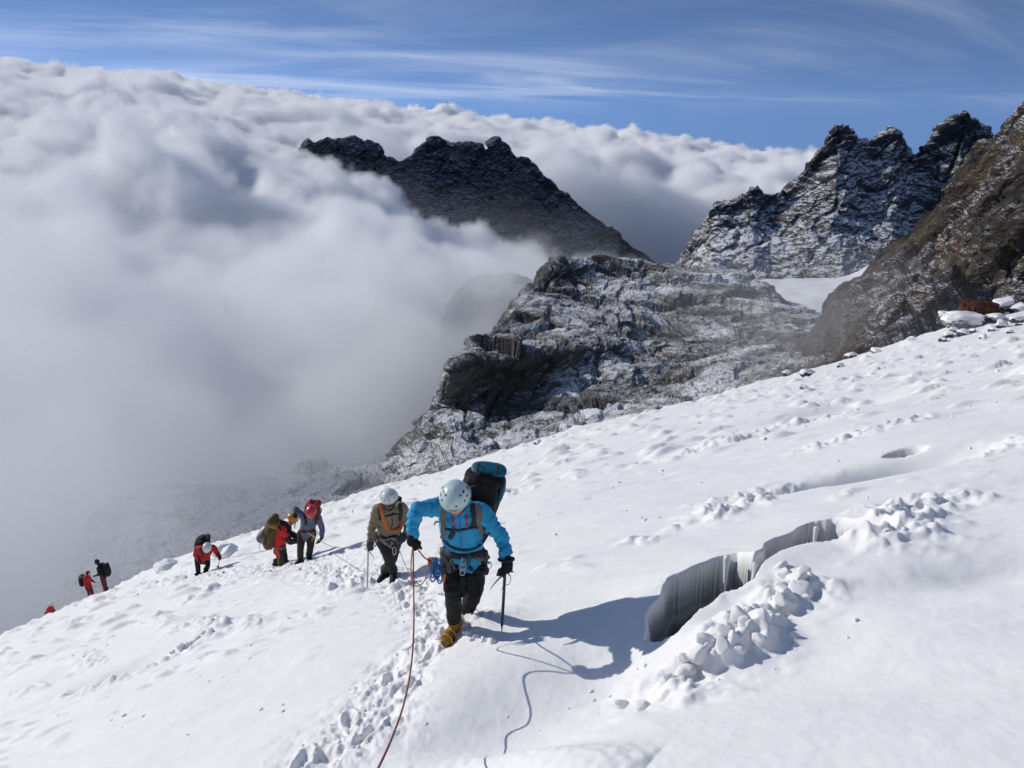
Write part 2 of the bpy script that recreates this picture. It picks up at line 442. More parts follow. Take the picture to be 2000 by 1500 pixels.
NA, NR = 980, 860
ang = np.linspace(R(-50), R(50), NA, dtype=np.float64)
rad = np.concatenate([np.geomspace(.9, 34, 740), np.geomspace(34.3, 110, 120)])
A_, R_ = np.meshgrid(ang, rad)
X_, Y_ = R_ * np.sin(A_), R_ * np.cos(A_)
Z_ = slope_fine(X_.ravel(), Y_.ravel()).reshape(X_.shape)
me = mesh_np('snow_slope', np.stack([X_, Y_, Z_], -1).reshape(-1, 3), grid_faces(NR, NA)[:, ::-1])
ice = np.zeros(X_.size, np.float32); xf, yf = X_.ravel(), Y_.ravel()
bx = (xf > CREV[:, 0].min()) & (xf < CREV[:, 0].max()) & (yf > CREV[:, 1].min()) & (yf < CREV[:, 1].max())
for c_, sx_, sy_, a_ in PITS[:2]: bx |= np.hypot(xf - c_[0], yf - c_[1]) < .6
ice[bx] = sstep(slope_mid(xf[bx], yf[bx]) - Z_.ravel()[bx], .06, .26)      # rises with depth: bare ice plus painted crevasse and pit shade
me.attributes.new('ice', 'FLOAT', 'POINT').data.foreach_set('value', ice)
tag(obj('snow_slope', me, MS_ICE_SHADE), 'steep white snow slope with crevasse, trodden track and scattered lumps', 'snow', kind='structure')
# the rest of the slope round and behind the viewer
gx, gy = np.meshgrid(np.linspace(-60, 60, 90), np.linspace(-40, 46, 80))
gz = slope_base(gx.ravel(), gy.ravel()).reshape(gx.shape)
ga = np.abs(np.arctan2(gx, gy)); gr = np.hypot(gx, gy)
gz = gz - 1.2 * sstep(R(52) - ga, 0, R(6)) * sstep(gr, .5, 2.5) - .03
me = mesh_np('snow_field', np.stack([gx, gy, gz], -1).reshape(-1, 3), grid_faces(80, 90)[:, ::-1])
tag(obj('snow_field', me, MS), 'upper snow field the slope belongs to', 'snow', kind='structure')

# ------------------------------------------------------------------ rock and mountains
def resample(G, n, m):
    """smooth (Catmull-Rom) interpolation of a control grid to n x m points"""
    def ax(A, n):
        k = A.shape[0]; t = np.linspace(0, k - 1, n); i = np.clip(t.astype(int), 0, k - 2); f = (t - i)[:, None, None]
        p = lambda j: A[np.clip(i + j, 0, k - 1)]
        a, b, c, d = p(-1), p(0), p(1), p(2)
        return .5 * (2 * b + (c - a) * f + (2 * a - 5 * b + 4 * c - d) * f * f + (3 * b - a - 3 * c + d) * f ** 3)
    return ax(ax(G, n).transpose(1, 0, 2), m).transpose(1, 0, 2)
def grid_normals(P):
    du = np.gradient(P, axis=1); dv = np.gradient(P, axis=0)
    N = np.cross(du, dv); return N / (np.linalg.norm(N, axis=-1, keepdims=True) + 1e-9)
def loft(name, rows, n, m, disp, mat, label, linear=False):
    """a rock body from rows of (pixel x, pixel y, metres ahead) or plain points, then broken up by disp(points)"""
    G = np.array([[at(*q) if len(q) == 3 else np.array(q[:3]) for q in r] for r in rows])
    P = resample(G, n, m)
    N = grid_normals(P)
    s = np.sign((N * (-P)).sum(-1).mean()); N = N * s
    D = disp(P.reshape(-1, 3)).reshape(P.shape[0], P.shape[1], -1)
    P = P + N * D[..., :1]
    if D.shape[-1] > 1: P[..., 2] += D[..., 1]
    c = P.reshape(-1, 3).mean(0); c[2] = P[..., 2].min()
    F = grid_faces(n, m)
    if s > 0: pass
    else: F = F[:, ::-1]
    o = obj(name, mesh_np(name, (P - c).reshape(-1, 3), F, smooth=(mat is MS_FAR)), mat, loc=c)
    return tag(o, label, 'mountain', kind='structure')
def strata(P, bed, lam, seed, warp=.8):
    s = P @ np.array(bed) / lam + warp * fbm3(P / (lam * 4), 3, .5, seed)
    k = np.floor(s); f = s - k
    r = (np.sin(k * 12.9898 + seed) * 43758.5453) % 1.0
    g = np.where(f < .78, (f / .78) ** 1.5, 1 - sstep(f, .78, 1.0))
    return g * (.45 + .9 * r)

BED = (-.42, -.20, .885)
M_RIDGE = rock_mat('slab_rock', (.050, .048, .046), (.12, .115, .11), .75, 1.14, .75, BED, st=1.8, bstr=.36)
M_CLIFF = rock_mat('brown_rock', (.020, .018, .016), (.062, .052, .043), .99, 1.22, .70, (-.5, -.2, .84), ((.075, .046, .032), (.095, .078, .045)), st=.8, bstr=.65, zg=(34, .008))
M_PEAK = rock_mat('peak_rock', (.022, .023, .026), (.07, .07, .074), .64, .98, .20, BED, st=.6, bstr=.5)
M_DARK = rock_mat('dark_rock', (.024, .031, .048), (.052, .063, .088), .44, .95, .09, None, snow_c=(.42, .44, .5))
M_GHOST = rock_mat('misty_rock', (.06, .06, .06), (.13, .13, .13), .15, .55, .5, BED)

def d_ridge(P):
    f1, c1_ = blocks(P, BED, 20, 3.4, 121); f2, c2_ = blocks(P, BED, 5.5, 2.6, 131); f3, c3_ = blocks(P, BED, 2.2, 2.2, 141)
    return 1.3 * fbm3(P / 36, 3, .5, 101) + 2.2 * f1 - .8 * c1_ + .8 * f2 - .35 * c2_ + .2 * f3 - .1 * c3_
# near slabs in the middle: bottom rows hidden behind the snow, then the dark overhang, the snowy top, the far side
loft('rock_ridge', [
    [(640, 1500, 50), (760, 1400, 50), (880, 1300, 50), (1000, 1200, 50), (1150, 1150, 50), (1300, 1100, 50), (1450, 1050, 50), (1620, 960, 50)],
    [(700, 1120, 78), (800, 1060, 80), (900, 1010, 80), (1000, 960, 80), (1150, 900, 80), (1300, 850, 82), (1450, 800, 84), (1620, 740, 86)],
    [(740, 960, 100), (810, 920, 98), (880, 885, 96), (1000, 850, 98), (1150, 815, 100), (1300, 770, 102), (1450, 725, 104), (1620, 690, 104)],
    [(765, 880, 118), (820, 835, 116), (870, 808, 112), (1000, 790, 116), (1150, 735, 122), (1300, 705, 126), (1450, 670, 126), (1620, 650, 118)],
    [(790, 850, 126), (835, 815, 122), (872, 790, 114), (985, 742, 120), (1150, 690, 128), (1300, 665, 138), (1450, 640, 138), (1620, 640, 126)],
    [(800, 846, 130), (845, 806, 124), (888, 716, 115), (985, 700, 119), (1150, 672, 132), (1300, 635, 150), (1450, 610, 150), (1620, 628, 134)],
    [(805, 842, 136), (855, 800, 128), (905, 692, 124), (1000, 660, 136), (1150, 610, 158), (1300, 580, 172), (1450, 575, 170), (1620, 620, 146)],
    [(812, 840, 146), (880, 740, 146), (965, 655, 154), (1040, 590, 172), (1150, 548, 196), (1300, 545, 204), (1450, 553, 196), (1615, 616, 154)],
    [(820, 842, 160), (925, 712, 172), (1000, 605, 188), (1082, 516, 208), (1190, 512, 232), (1310, 524, 236), (1450, 548, 214), (1610, 618, 160)],
    [(830, 900, 175), (950, 760, 205), (1010, 640, 230), (1090, 600, 250), (1190, 600, 268), (1310, 600, 270), (1450, 600, 236), (1610, 660, 172)],
    [(840, 1000, 185), (960, 900, 220), (1020, 800, 250), (1095, 780, 270), (1190, 780, 290), (1310, 780, 290), (1450, 740, 250), (1610, 740, 180)]],
    400, 660, d_ridge, M_RIDGE, 'snow dusted grey slab ridge with dark overhang below the glacier')

def d_cliff(P):
    B = (-.55, -.15, .82)
    f1, c1_ = blocks(P, B, 12, 1.8, 221); f2, c2_ = blocks(P, B, 4.2, 1.7, 231); f3, c3_ = blocks(P, B, 1.6, 1.6, 241)
    return 1.6 * fbm3(P / 26, 3, .5, 201) + 1.9 * f1 - .5 * c1_ + .8 * f2 - .3 * c2_ + .3 * f3 - .1 * c3_
loft('cliff', [
    [(1540, 900, 62), (1620, 830, 64), (1700, 800, 66), (1850, 760, 66), (2000, 720, 66), (2200, 680, 66), (2500, 640, 60)],
    [(1545, 780, 82), (1640, 705, 80), (1720, 660, 78), (1850, 620, 76), (2000, 560, 74), (2200, 480, 72), (2500, 380, 66)],
    [(1570, 735, 100), (1630, 660, 94), (1720, 590, 88), (1850, 530, 84), (2000, 440, 80), (2200, 320, 78), (2500, 200, 72)],
    [(1570, 700, 112), (1628, 618, 104), (1730, 530, 100), (1860, 440, 94), (2000, 330, 90), (2200, 200, 86), (2500, 40, 80)],
    [(1585, 690, 120), (1650, 582, 114), (1745, 490, 114), (1872, 355, 110), (2000, 205, 106), (2200, 40, 100), (2500, -160, 90)],
    [(1600, 740, 132), (1670, 640, 128), (1770, 540, 130), (1900, 400, 128), (2040, 250, 124), (2240, 90, 118), (2540, -100, 104)],
    [(1610, 840, 140), (1690, 800, 140), (1790, 700, 144), (1930, 600, 142), (2080, 460, 140), (2280, 300, 132), (2580, 100, 120)]],
    320, 480, d_cliff, M_CLIFF, 'dark brown rock face with yellow stains rising above the snow slope')

def d_peak(P):
    B = (-.6, -.1, .75)
    f1, c1_ = blocks(P, B, 42, 1.7, 321); f2, c2_ = blocks(P, B, 16, 1.6, 331); f3, c3_ = blocks(P, B, 6, 1.5, 341)
    return 3 * fbm3(P / 80, 3, .5, 301) + 2.8 * f1 - 1.5 * c1_ + 2.2 * f2 - .8 * c2_ + 1.2 * f3
def prof(pts, Y, dy=0): return [(x, y + dy, Y) for x, y in pts]
PK = [(1290, 560), (1335, 500), (1372, 440), (1392, 402), (1430, 388), (1470, 362), (1505, 374), (1555, 342), (1590, 296), (1638, 248), (1692, 274), (1742, 250),
      (1778, 300), (1802, 290), (1838, 246), (1882, 222), (1920, 246), (1960, 280), (2040, 330), (2200, 380)]
def shade_rows(prof_, spec):
    rows = []
    for f, Y, base in spec: rows.append([(x, y + (b - y) * f, Y + dY) for (x, y), b, dY in zip(prof_, base, [0] * len(prof_))])
    return rows
B0 = [600 - 0 * i for i in range(len(PK))]
loft('mountain_peak', shade_rows(PK, [(1.35, 275, B0), (1.0, 330, B0), (.78, 372, B0), (.55, 405, B0), (.33, 428, B0), (.14, 446, B0), (0, 460, B0), (.25, 520, B0), (.8, 620, B0), (1.6, 760, B0)]),
     260, 560, d_peak, M_PEAK, 'jagged dark peaks dusted with snow behind the glacier')

def d_dark(P):
    B = (-.3, -.1, .9)
    f1, c1_ = blocks(P, B, 95, 1.5, 421); f2, c2_ = blocks(P, B, 36, 1.5, 431); f3, c3_ = blocks(P, B, 14, 1.4, 441)
    return 6 * fbm3(P / 180, 3, .5, 401) + 7 * f1 - 3 * c1_ + 5.5 * f2 - 1.5 * c2_ + 2.6 * f3
DK = [(430, 460), (500, 372), (548, 322), (575, 300), (602, 286), (630, 270), (656, 277), (683, 271), (705, 280), (726, 281), (745, 297), (772, 309), (803, 308), (814, 290),
      (845, 271), (880, 281), (930, 287), (950, 290), (967, 275), (990, 285), (1008, 304), (1032, 313), (1060, 342), (1110, 378), (1170, 424), (1235, 476), (1310, 530), (1400, 620)]
B1 = [680] * len(DK)
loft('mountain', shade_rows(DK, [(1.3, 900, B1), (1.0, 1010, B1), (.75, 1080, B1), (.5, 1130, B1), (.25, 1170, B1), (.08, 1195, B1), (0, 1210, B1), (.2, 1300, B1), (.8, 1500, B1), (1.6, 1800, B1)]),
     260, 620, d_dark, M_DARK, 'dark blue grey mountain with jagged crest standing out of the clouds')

# glacier tongue between ridge and peaks
gl = [[(1380, 560, 250), (1460, 549, 262), (1550, 544, 268), (1640, 541, 272), (1690, 522, 290), (1712, 508, 306), (1800, 480, 330)],
      [(1380, 590, 225), (1460, 575, 232), (1550, 566, 238), (1640, 560, 240), (1700, 548, 246), (1760, 530, 250), (1850, 500, 260)],
      [(1420, 640, 180), (1500, 615, 188), (1570, 612, 190), (1650, 610, 190), (1720, 600, 190), (1800, 585, 190), (1880, 560, 195)],
      [(1440, 700, 150), (1520, 660, 158), (1590, 650, 158), (1660, 645, 158), (1740, 640, 158), (1820, 630, 158), (1900, 600, 160)]]
o = loft('glacier', gl, 90, 140, lambda P: .5 * fbm3(P / 12, 4, .5, 501), MS_FAR, 'flat white glacier tongue between the ridge and the peaks')
# small dark knoll showing through the cloud left of the ridge
loft('rock_knoll', [[(860, 906, 245), (910, 886, 245), (960, 876, 245), (1010, 876, 245), (1070, 886, 245)],
                    [(860, 646, 270), (910, 626, 270), (960, 616, 270), (1010, 616, 270), (1070, 636, 270)],
                    [(880, 586, 290), (915, 568, 290), (960, 558, 290), (1010, 558, 290), (1060, 586, 290)],
                    [(900, 571, 300), (925, 548, 300), (965, 539, 300), (1010, 536, 300), (1055, 566, 300)],
                    [(890, 646, 317), (925, 606, 317), (965, 596, 317), (1010, 596, 317), (1055, 626, 317)]],
     70, 120, lambda P: 1.2 * blocks(P, BED, 8, 2, 601)[0] + .5 * fbm3(P / 2, 3, .5, 603), M_RIDGE, 'small dark rock knoll poking through cloud beside the ridge')
# misty rocks below the snow edge on the left
loft('lower_crag', [[(60, 1330, 92), (180, 1260, 95), (300, 1200, 98), (450, 1150, 99), (600, 1100, 99), (760, 1080, 99)],
                    [(100, 1180, 116), (210, 1110, 116), (320, 1080, 116), (450, 1060, 116), (600, 1030, 116), (760, 1000, 116)],
                    [(140, 1090, 133), (240, 1030, 133), (340, 1005, 133), (450, 1010, 133), (600, 985, 133), (760, 960, 133)],
                    [(165, 1050, 145), (255, 985, 145), (345, 972, 145), (440, 985, 145), (590, 948, 145), (760, 930, 145)],
                    [(180, 1020, 162), (270, 962, 162), (355, 962, 162), (460, 950, 164), (560, 925, 166), (760, 905, 166)],
                    [(190, 1140, 180), (280, 1100, 180), (365, 1090, 180), (460, 1080, 180), (580, 1060, 180), (760, 1040, 180)]],
     120, 260, lambda P: 1.8 * blocks(P, BED, 14, 2.2, 701)[0] + .8 * blocks(P, BED, 5, 2, 705)[0] + fbm3(P / 20, 2, .5, 703), M_GHOST, 'pale rocky crags fading into mist below the snow edge')
# unseen white sheet added under the fog to bounce light up into it
gx, gy = np.meshgrid(np.linspace(-520, 40, 60), np.linspace(45, 520, 60))
gz = -120 - .22 * (gy - 45) + .10 * gx + 10 * perlin2(gx.ravel() / 90, gy.ravel() / 70, 85).reshape(gx.shape)
tag(obj('bounce_sheet', mesh_np('bounce_sheet', np.stack([gx, gy, gz], -1).reshape(-1, 3), grid_faces(60, 60)[:, ::-1]), MS_FAR), 'unseen white sheet added under the fog to bounce light', 'snow', kind='structure')
# ground far below everything
m_, t_, b_ = new_mat('valley_ground'); b_.inputs['Base Color'].default_value = (.035, .045, .05, 1); b_.inputs['Roughness'].default_value = 1
gx, gy = np.meshgrid(np.linspace(-16000, 16000, 60), np.linspace(-4000, 11500, 60))
gz = -950 + 120 * perlin2(gx.ravel() / 2600, gy.ravel() / 2600, 81).reshape(gx.shape)
tag(obj('valley_ground', mesh_np('valley_ground', np.stack([gx, gy, gz], -1).reshape(-1, 3), grid_faces(60, 60)[:, ::-1]), m_), 'dark valley ground far below the clouds', 'ground', kind='structure')


# ------------------------------------------------------------------ figures and gear: building blocks
from mathutils.bvhtree import BVHTree
def cr(P, n):
    """smooth path through points, n samples"""
    P = np.asarray(P, float); k = len(P)
    t = np.linspace(0, k - 1, n); i = np.clip(t.astype(int), 0, max(k - 2, 0)); f = (t - i)[:, None]
    p = lambda j: P[np.clip(i + j, 0, k - 1)]
    a, b, c, d = p(-1), p(0), p(1), p(2)
    return .5 * (2 * b + (c - a) * f + (2 * a - 5 * b + 4 * c - d) * f * f + (3 * b - a - 3 * c + d) * f ** 3)
def tube(path, rad, seg=14, n=None, side=None, closed=False, cap=True):
    """rings along a path; rad is one value, or one per point, or pairs (across, deep); returns verts, quads/tris"""
    path = np.asarray(path, float)
    rad = np.asarray(rad, float)
    if rad.ndim == 0: rad = np.full(len(path), float(rad))
    if rad.ndim == 1: rad = np.stack([rad, rad], 1)
    if n:
        if closed:
            path = cr(np.vstack([path[-1:], path, path[:2]]), (len(path) + 2) * 8 + 1)[8:-16] if False else path
        q = cr(np.hstack([path, rad]), n); path, rad = q[:, :3], q[:, 3:]
    m = len(path)
    T = (np.roll(path, -1, 0) - np.roll(path, 1, 0)) if closed else np.gradient(path, axis=0)
    T /= np.linalg.norm(T, axis=1, keepdims=True) + 1e-9
    if side is None:
        s = np.cross(T[0], (0, 0, 1.0))
        if np.linalg.norm(s) < .2: s = np.array((1.0, 0, 0))
    else: s = np.asarray(side, float)
    A = []
    for k in range(m):
        s = s - T[k] * (s @ T[k]); s = s / (np.linalg.norm(s) + 1e-9); A.append(s)
    A = np.array(A); B = np.cross(T, A)
    if cap and not closed:                      # rounded ends
        def ends(k, sg):
            out = []
            for th in (.35, .75, 1.15):
                out.append((path[k] + T[k] * sg * math.sin(th) * rad[k].min(), rad[k] * math.cos(th), A[k], B[k]))
            return out
        pre, post = ends(0, -1)[::-1], ends(m - 1, 1)
        path = np.vstack([[e[0] for e in pre], path, [e[0] for e in post]]); rad = np.vstack([[e[1] for e in pre], rad, [e[1] for e in post]])
        A = np.vstack([[e[2] for e in pre], A, [e[2] for e in post]]); B = np.vstack([[e[3] for e in pre], B, [e[3] for e in post]])
        m = len(path)
    th = np.linspace(0, 2 * np.pi, seg, endpoint=False)
    V = path[:, None] + A[:, None] * (np.cos(th)[None, :, None] * rad[:, None, :1]) + B[:, None] * (np.sin(th)[None, :, None] * rad[:, None, 1:])
    F = []
    for i in range(m if closed else m - 1):
        j = (i + 1) % m
        for k in range(seg):
            l = (k + 1) % seg; F.append((i * seg + k, i * seg + l, j * seg + l, j * seg + k))
    V = V.reshape(-1, 3)
    if not closed:
        F += [tuple(range(seg))[::-1], tuple(range((m - 1) * seg, m * seg))]
    return V, F
def ell(c, r, rot=None, seg=18, pw=1.0):
    """ellipsoid; pw < 1 gives a boxier body; rot is a 3x3 whose columns are its axes"""
    rings = seg // 2 + 1
    ph = np.linspace(-np.pi / 2, np.pi / 2, rings + 2)[1:-1]; th = np.linspace(0, 2 * np.pi, seg, endpoint=False)
    f = lambda v: np.sign(v) * np.abs(v) ** pw
    P = np.stack([f(np.cos(ph))[:, None] * f(np.cos(th))[None], f(np.cos(ph))[:, None] * f(np.sin(th))[None], f(np.sin(ph))[:, None] + 0 * th[None]], -1).reshape(-1, 3) * np.asarray(r)
    if rot is not None: P = P @ np.asarray(rot).T
    V = P + np.asarray(c); m = len(ph)
    F = [(i * seg + k, i * seg + (k + 1) % seg, (i + 1) * seg + (k + 1) % seg, (i + 1) * seg + k) for i in range(m - 1) for k in range(seg)]
    return V, F + [tuple(range(seg))[::-1], tuple(range((m - 1) * seg, m * seg))]
def join(*parts):
    V, F, n = [], [], 0
    for v, f in parts:
        V.append(np.asarray(v)); F += [tuple(i + n for i in q) for q in f]; n += len(v)
    return np.vstack(V), F
def pmesh(name, VF, origin=(0, 0, 0), smooth=True):
    me = bpy.data.meshes.new(name)
    me.from_pydata((np.asarray(VF[0]) - np.asarray(origin)).tolist(), [], VF[1]); me.update()
    if smooth: me.polygons.foreach_set('use_smooth', np.ones(len(me.polygons), bool))
    return me
def fuse(name, VF, origin, voxel, smooth=3, wrinkle=None):
    """melt overlapping pieces into one continuous skin, then crease it"""
    o = bpy.data.objects.new('fuse', pmesh('fuse', VF, origin)); col.objects.link(o)
    r = o.modifiers.new('r', 'REMESH'); r.mode = 'VOXEL'; r.voxel_size = voxel; r.use_smooth_shade = True
    if smooth:
        s = o.modifiers.new('s', 'SMOOTH'); s.factor = .5; s.iterations = smooth
    ev = o.evaluated_get(bpy.context.evaluated_depsgraph_get())
    me = bpy.data.meshes.new_from_object(ev); me.name = name
    bpy.data.objects.remove(o)
    if wrinkle:
        n = len(me.vertices); P = np.empty(n * 3, np.float32); me.vertices.foreach_get('co', P); P = P.reshape(-1, 3)
        N = np.empty(n * 3, np.float32); me.vertex_normals.foreach_get('vector', N); N = N.reshape(-1, 3)
        me.vertices.foreach_set('co', (P + N * wrinkle(P + np.asarray(origin, np.float32))[:, None]).astype(np.float32).ravel())
    me.polygons.foreach_set('use_smooth', np.ones(len(me.polygons), bool)); me.update()
    return me

def cloth_mat(name, c, c2=None, rough=.75, scale=60, var=.82):
    m, t, b = new_mat(name); co = coords(t)
    n = noise(t, co, 9, 4, .6); n2 = noise(t, co, scale * 6, 2, .5)
    t.links.new(mixc(t, n.step(.35, .7), c, c2 or tuple(v * var for v in c)), b.inputs['Base Color'])
    b.inputs['Roughness'].default_value = rough; b.inputs['Specular IOR Level'].default_value = .3
    t.links.new(bump(t, n2, .25, .002, bump(t, noise(t, co, 28, 3, .6), .4, .006)), b.inputs['Normal'])
    return m
def plain_mat(name, c, rough=.4, metal=0, coat=0):
    m, t, b = new_mat(name); n = noise(t, coords(t), 22, 4, .6)
    t.links.new(mixc(t, n, c, tuple(v * .86 for v in c)), b.inputs['Base Color'])
    b.inputs['Metallic'].default_value = metal; b.inputs['Coat Weight'].default_value = coat
    r = n * .16 + (rough - .08); t.links.new(r.o, b.inputs['Roughness'])
    return m
def rope_mat(name, c, c2, k=1.0):
    m, t, b = new_mat(name)
    uv = t.nodes.new('ShaderNodeUVMap').outputs[0]; u, v, _ = xyz(t, uv)
    w = (u * 42.0 * k + v * 2.0)
    w = w._m('FRACT', w); f = w.step(.52, .62) * (1.0 - w.step(.9, 1.0))
    t.links.new(mixc(t, f, c, c2), b.inputs['Base Color']); b.inputs['Roughness'].default_value = .8
    g = w._m('FRACT', (u * 120.0 * k + v * 2.0)); t.links.new(bump(t, g, .4, .002), b.inputs['Normal'])
    return m
C = dict(
    blue=cloth_mat('bright_blue_fleece', (.028, .31, .54), (.018, .24, .45)), black=cloth_mat('black_cloth', (.006, .006, .007)),
    tan=cloth_mat('khaki_cloth', (.20, .165, .11)), grey_trs=cloth_mat('charcoal_cloth', (.022, .022, .026)),
    red=cloth_mat('red_cloth', (.42, .018, .022)), brightred=cloth_mat('bright_red_cloth', (.62, .025, .02)), slate=cloth_mat('slate_blue_cloth', (.10, .13, .18)),
    brown_trs=cloth_mat('brown_black_cloth', (.026, .022, .018)), maroon=cloth_mat('maroon_cloth', (.11, .018, .022)), navy=cloth_mat('navy_cloth', (.012, .014, .022)),
    olive=cloth_mat('olive_cloth', (.10, .07, .025)), ochre=cloth_mat('ochre_cloth', (.32, .19, .04)), teal=cloth_mat('teal_nylon', (.008, .12, .19), rough=.5),
    skin=plain_mat('skin', (.48, .25, .17), .55), skin_d=plain_mat('dark_skin', (.085, .045, .03), .5), lens=plain_mat('dark_lens', (.012, .011, .018), .15),
    helm_w=plain_mat('white_helmet', (.62, .66, .66), .3, coat=.4), helm_m=plain_mat('mint_helmet', (.50, .64, .63), .32, coat=.4), helm_r=plain_mat('red_helmet', (.50, .02, .03), .3, coat=.5),
    helm_o=plain_mat('orange_helmet', (.55, .21, .02), .35, coat=.4), vent=plain_mat('dark_vent', (.01, .012, .014), .6), steel=plain_mat('steel', (.55, .56, .57), .3, 1.0),
    dark_metal=plain_mat('dark_shaft', (.018, .02, .024), .4), grey_metal=plain_mat('grey_shaft', (.34, .35, .36), .35, .6), strap=cloth_mat('grey_webbing', (.15, .145, .13)), strap_d=cloth_mat('dark_webbing', (.025, .025, .028)),
    pink=cloth_mat('pink_webbing', (.42, .06, .14)), boot_y=cloth_mat('yellow_boot', (.30, .14, .02), (.06, .03, .015), scale=20), boot=cloth_mat('black_boot', (.014, .013, .013)),
    yellow=cloth_mat('yellow_strap', (.62, .36, .03)), sling=cloth_mat('blue_sling', (.05, .17, .42)), sling_t=cloth_mat('teal_sling', (.02, .20, .24)),
    rope=rope_mat('orange_rope', (.30, .085, .035), (.05, .022, .018)), rope_o=rope_mat('bright_orange_rope', (.50, .15, .035), (.20, .06, .03)), rope_g=rope_mat('pale_rope', (.34, .33, .31), (.2, .19, .18)),
    glove_g=cloth_mat('grey_glove', (.045, .045, .05)), pinkgrey=cloth_mat('grey_pink_cloth', (.32, .20, .21)), greyc=cloth_mat('grey_cloth', (.16, .16, .165)))

def rope_obj(name, pts, r, mat, label, cat='rope', n=120, parent=None, origin=None, seg=10, closed=False, group=None):
    path = cr(pts, n); V, F = tube(path, r, seg=seg, cap=False)
    org = np.asarray(origin if origin is not None else path[0])
    me = pmesh(name, (V, F), org)
    L = np.concatenate([[0], np.cumsum(np.linalg.norm(np.diff(path, axis=0), axis=1))])
    uv = me.uv_layers.new(name='UVMap'); li = np.empty(len(me.loops), np.int32); me.loops.foreach_get('vertex_index', li)
    u, v = L[li // seg], (li % seg) / seg
    uv.data.foreach_set('uv', np.stack([u, v], 1).astype(np.float32).ravel())
    o = obj(name, me, mat, parent, None if parent else org)
    return o if parent else tag(o, label, cat, group)

def nrm(v): v = np.asarray(v, float); return v / (np.linalg.norm(v) + 1e-9)
def frame(up, fwd):
    z = nrm(up); x = nrm(np.cross(np.asarray(fwd, float) * -1, z)) ; y = np.cross(z, x); return np.stack([x, y, z], 1)   # columns: right, back, up

def hand_mesh(wr, d, palm, s=1.0, curl=.5, thumb_side=1):
    """palm and five bent fingers; d runs from wrist to knuckles, palm is the direction the palm faces"""
    d, palm = nrm(d), nrm(palm); ac = nrm(np.cross(d, palm)); wr = np.asarray(wr, float)
    W = lambda a, b, c: wr + (d * a + ac * b + palm * c) * s
    P = [tube([W(-.03, 0, 0), W(.02, 0, 0), W(.06, 0, .004), W(.092, 0, .008)], np.array([(.034, .026), (.038, .022), (.045, .020), (.043, .016)]) * s, 12, 8, side=ac)]
    for k, (b, L) in enumerate(((-.033, .062), (-.011, .074), (.012, .070), (.033, .056))):
        c = curl * (1 + .12 * (k - 1.5)); p = W(.085, b, .006); pts = [p]; an = .25 * c
        for q in (.45, .32, .26):
            an += c * .85; p = p + (d * math.cos(an) + palm * math.sin(an)) * L * q * s; pts.append(p)
        P.append(tube(pts, np.array([.0115, .0108, .010, .0085]) * s, 8, 8))
    b = .036 * thumb_side
    P.append(tube([W(.012, b * .7, .01), W(.042, b * 1.45, .022), W(.066, b * 1.45, .036), W(.085, b * 1.15, .046)], np.array([.015, .014, .012, .010]) * s, 8, 8))
    return join(*P)

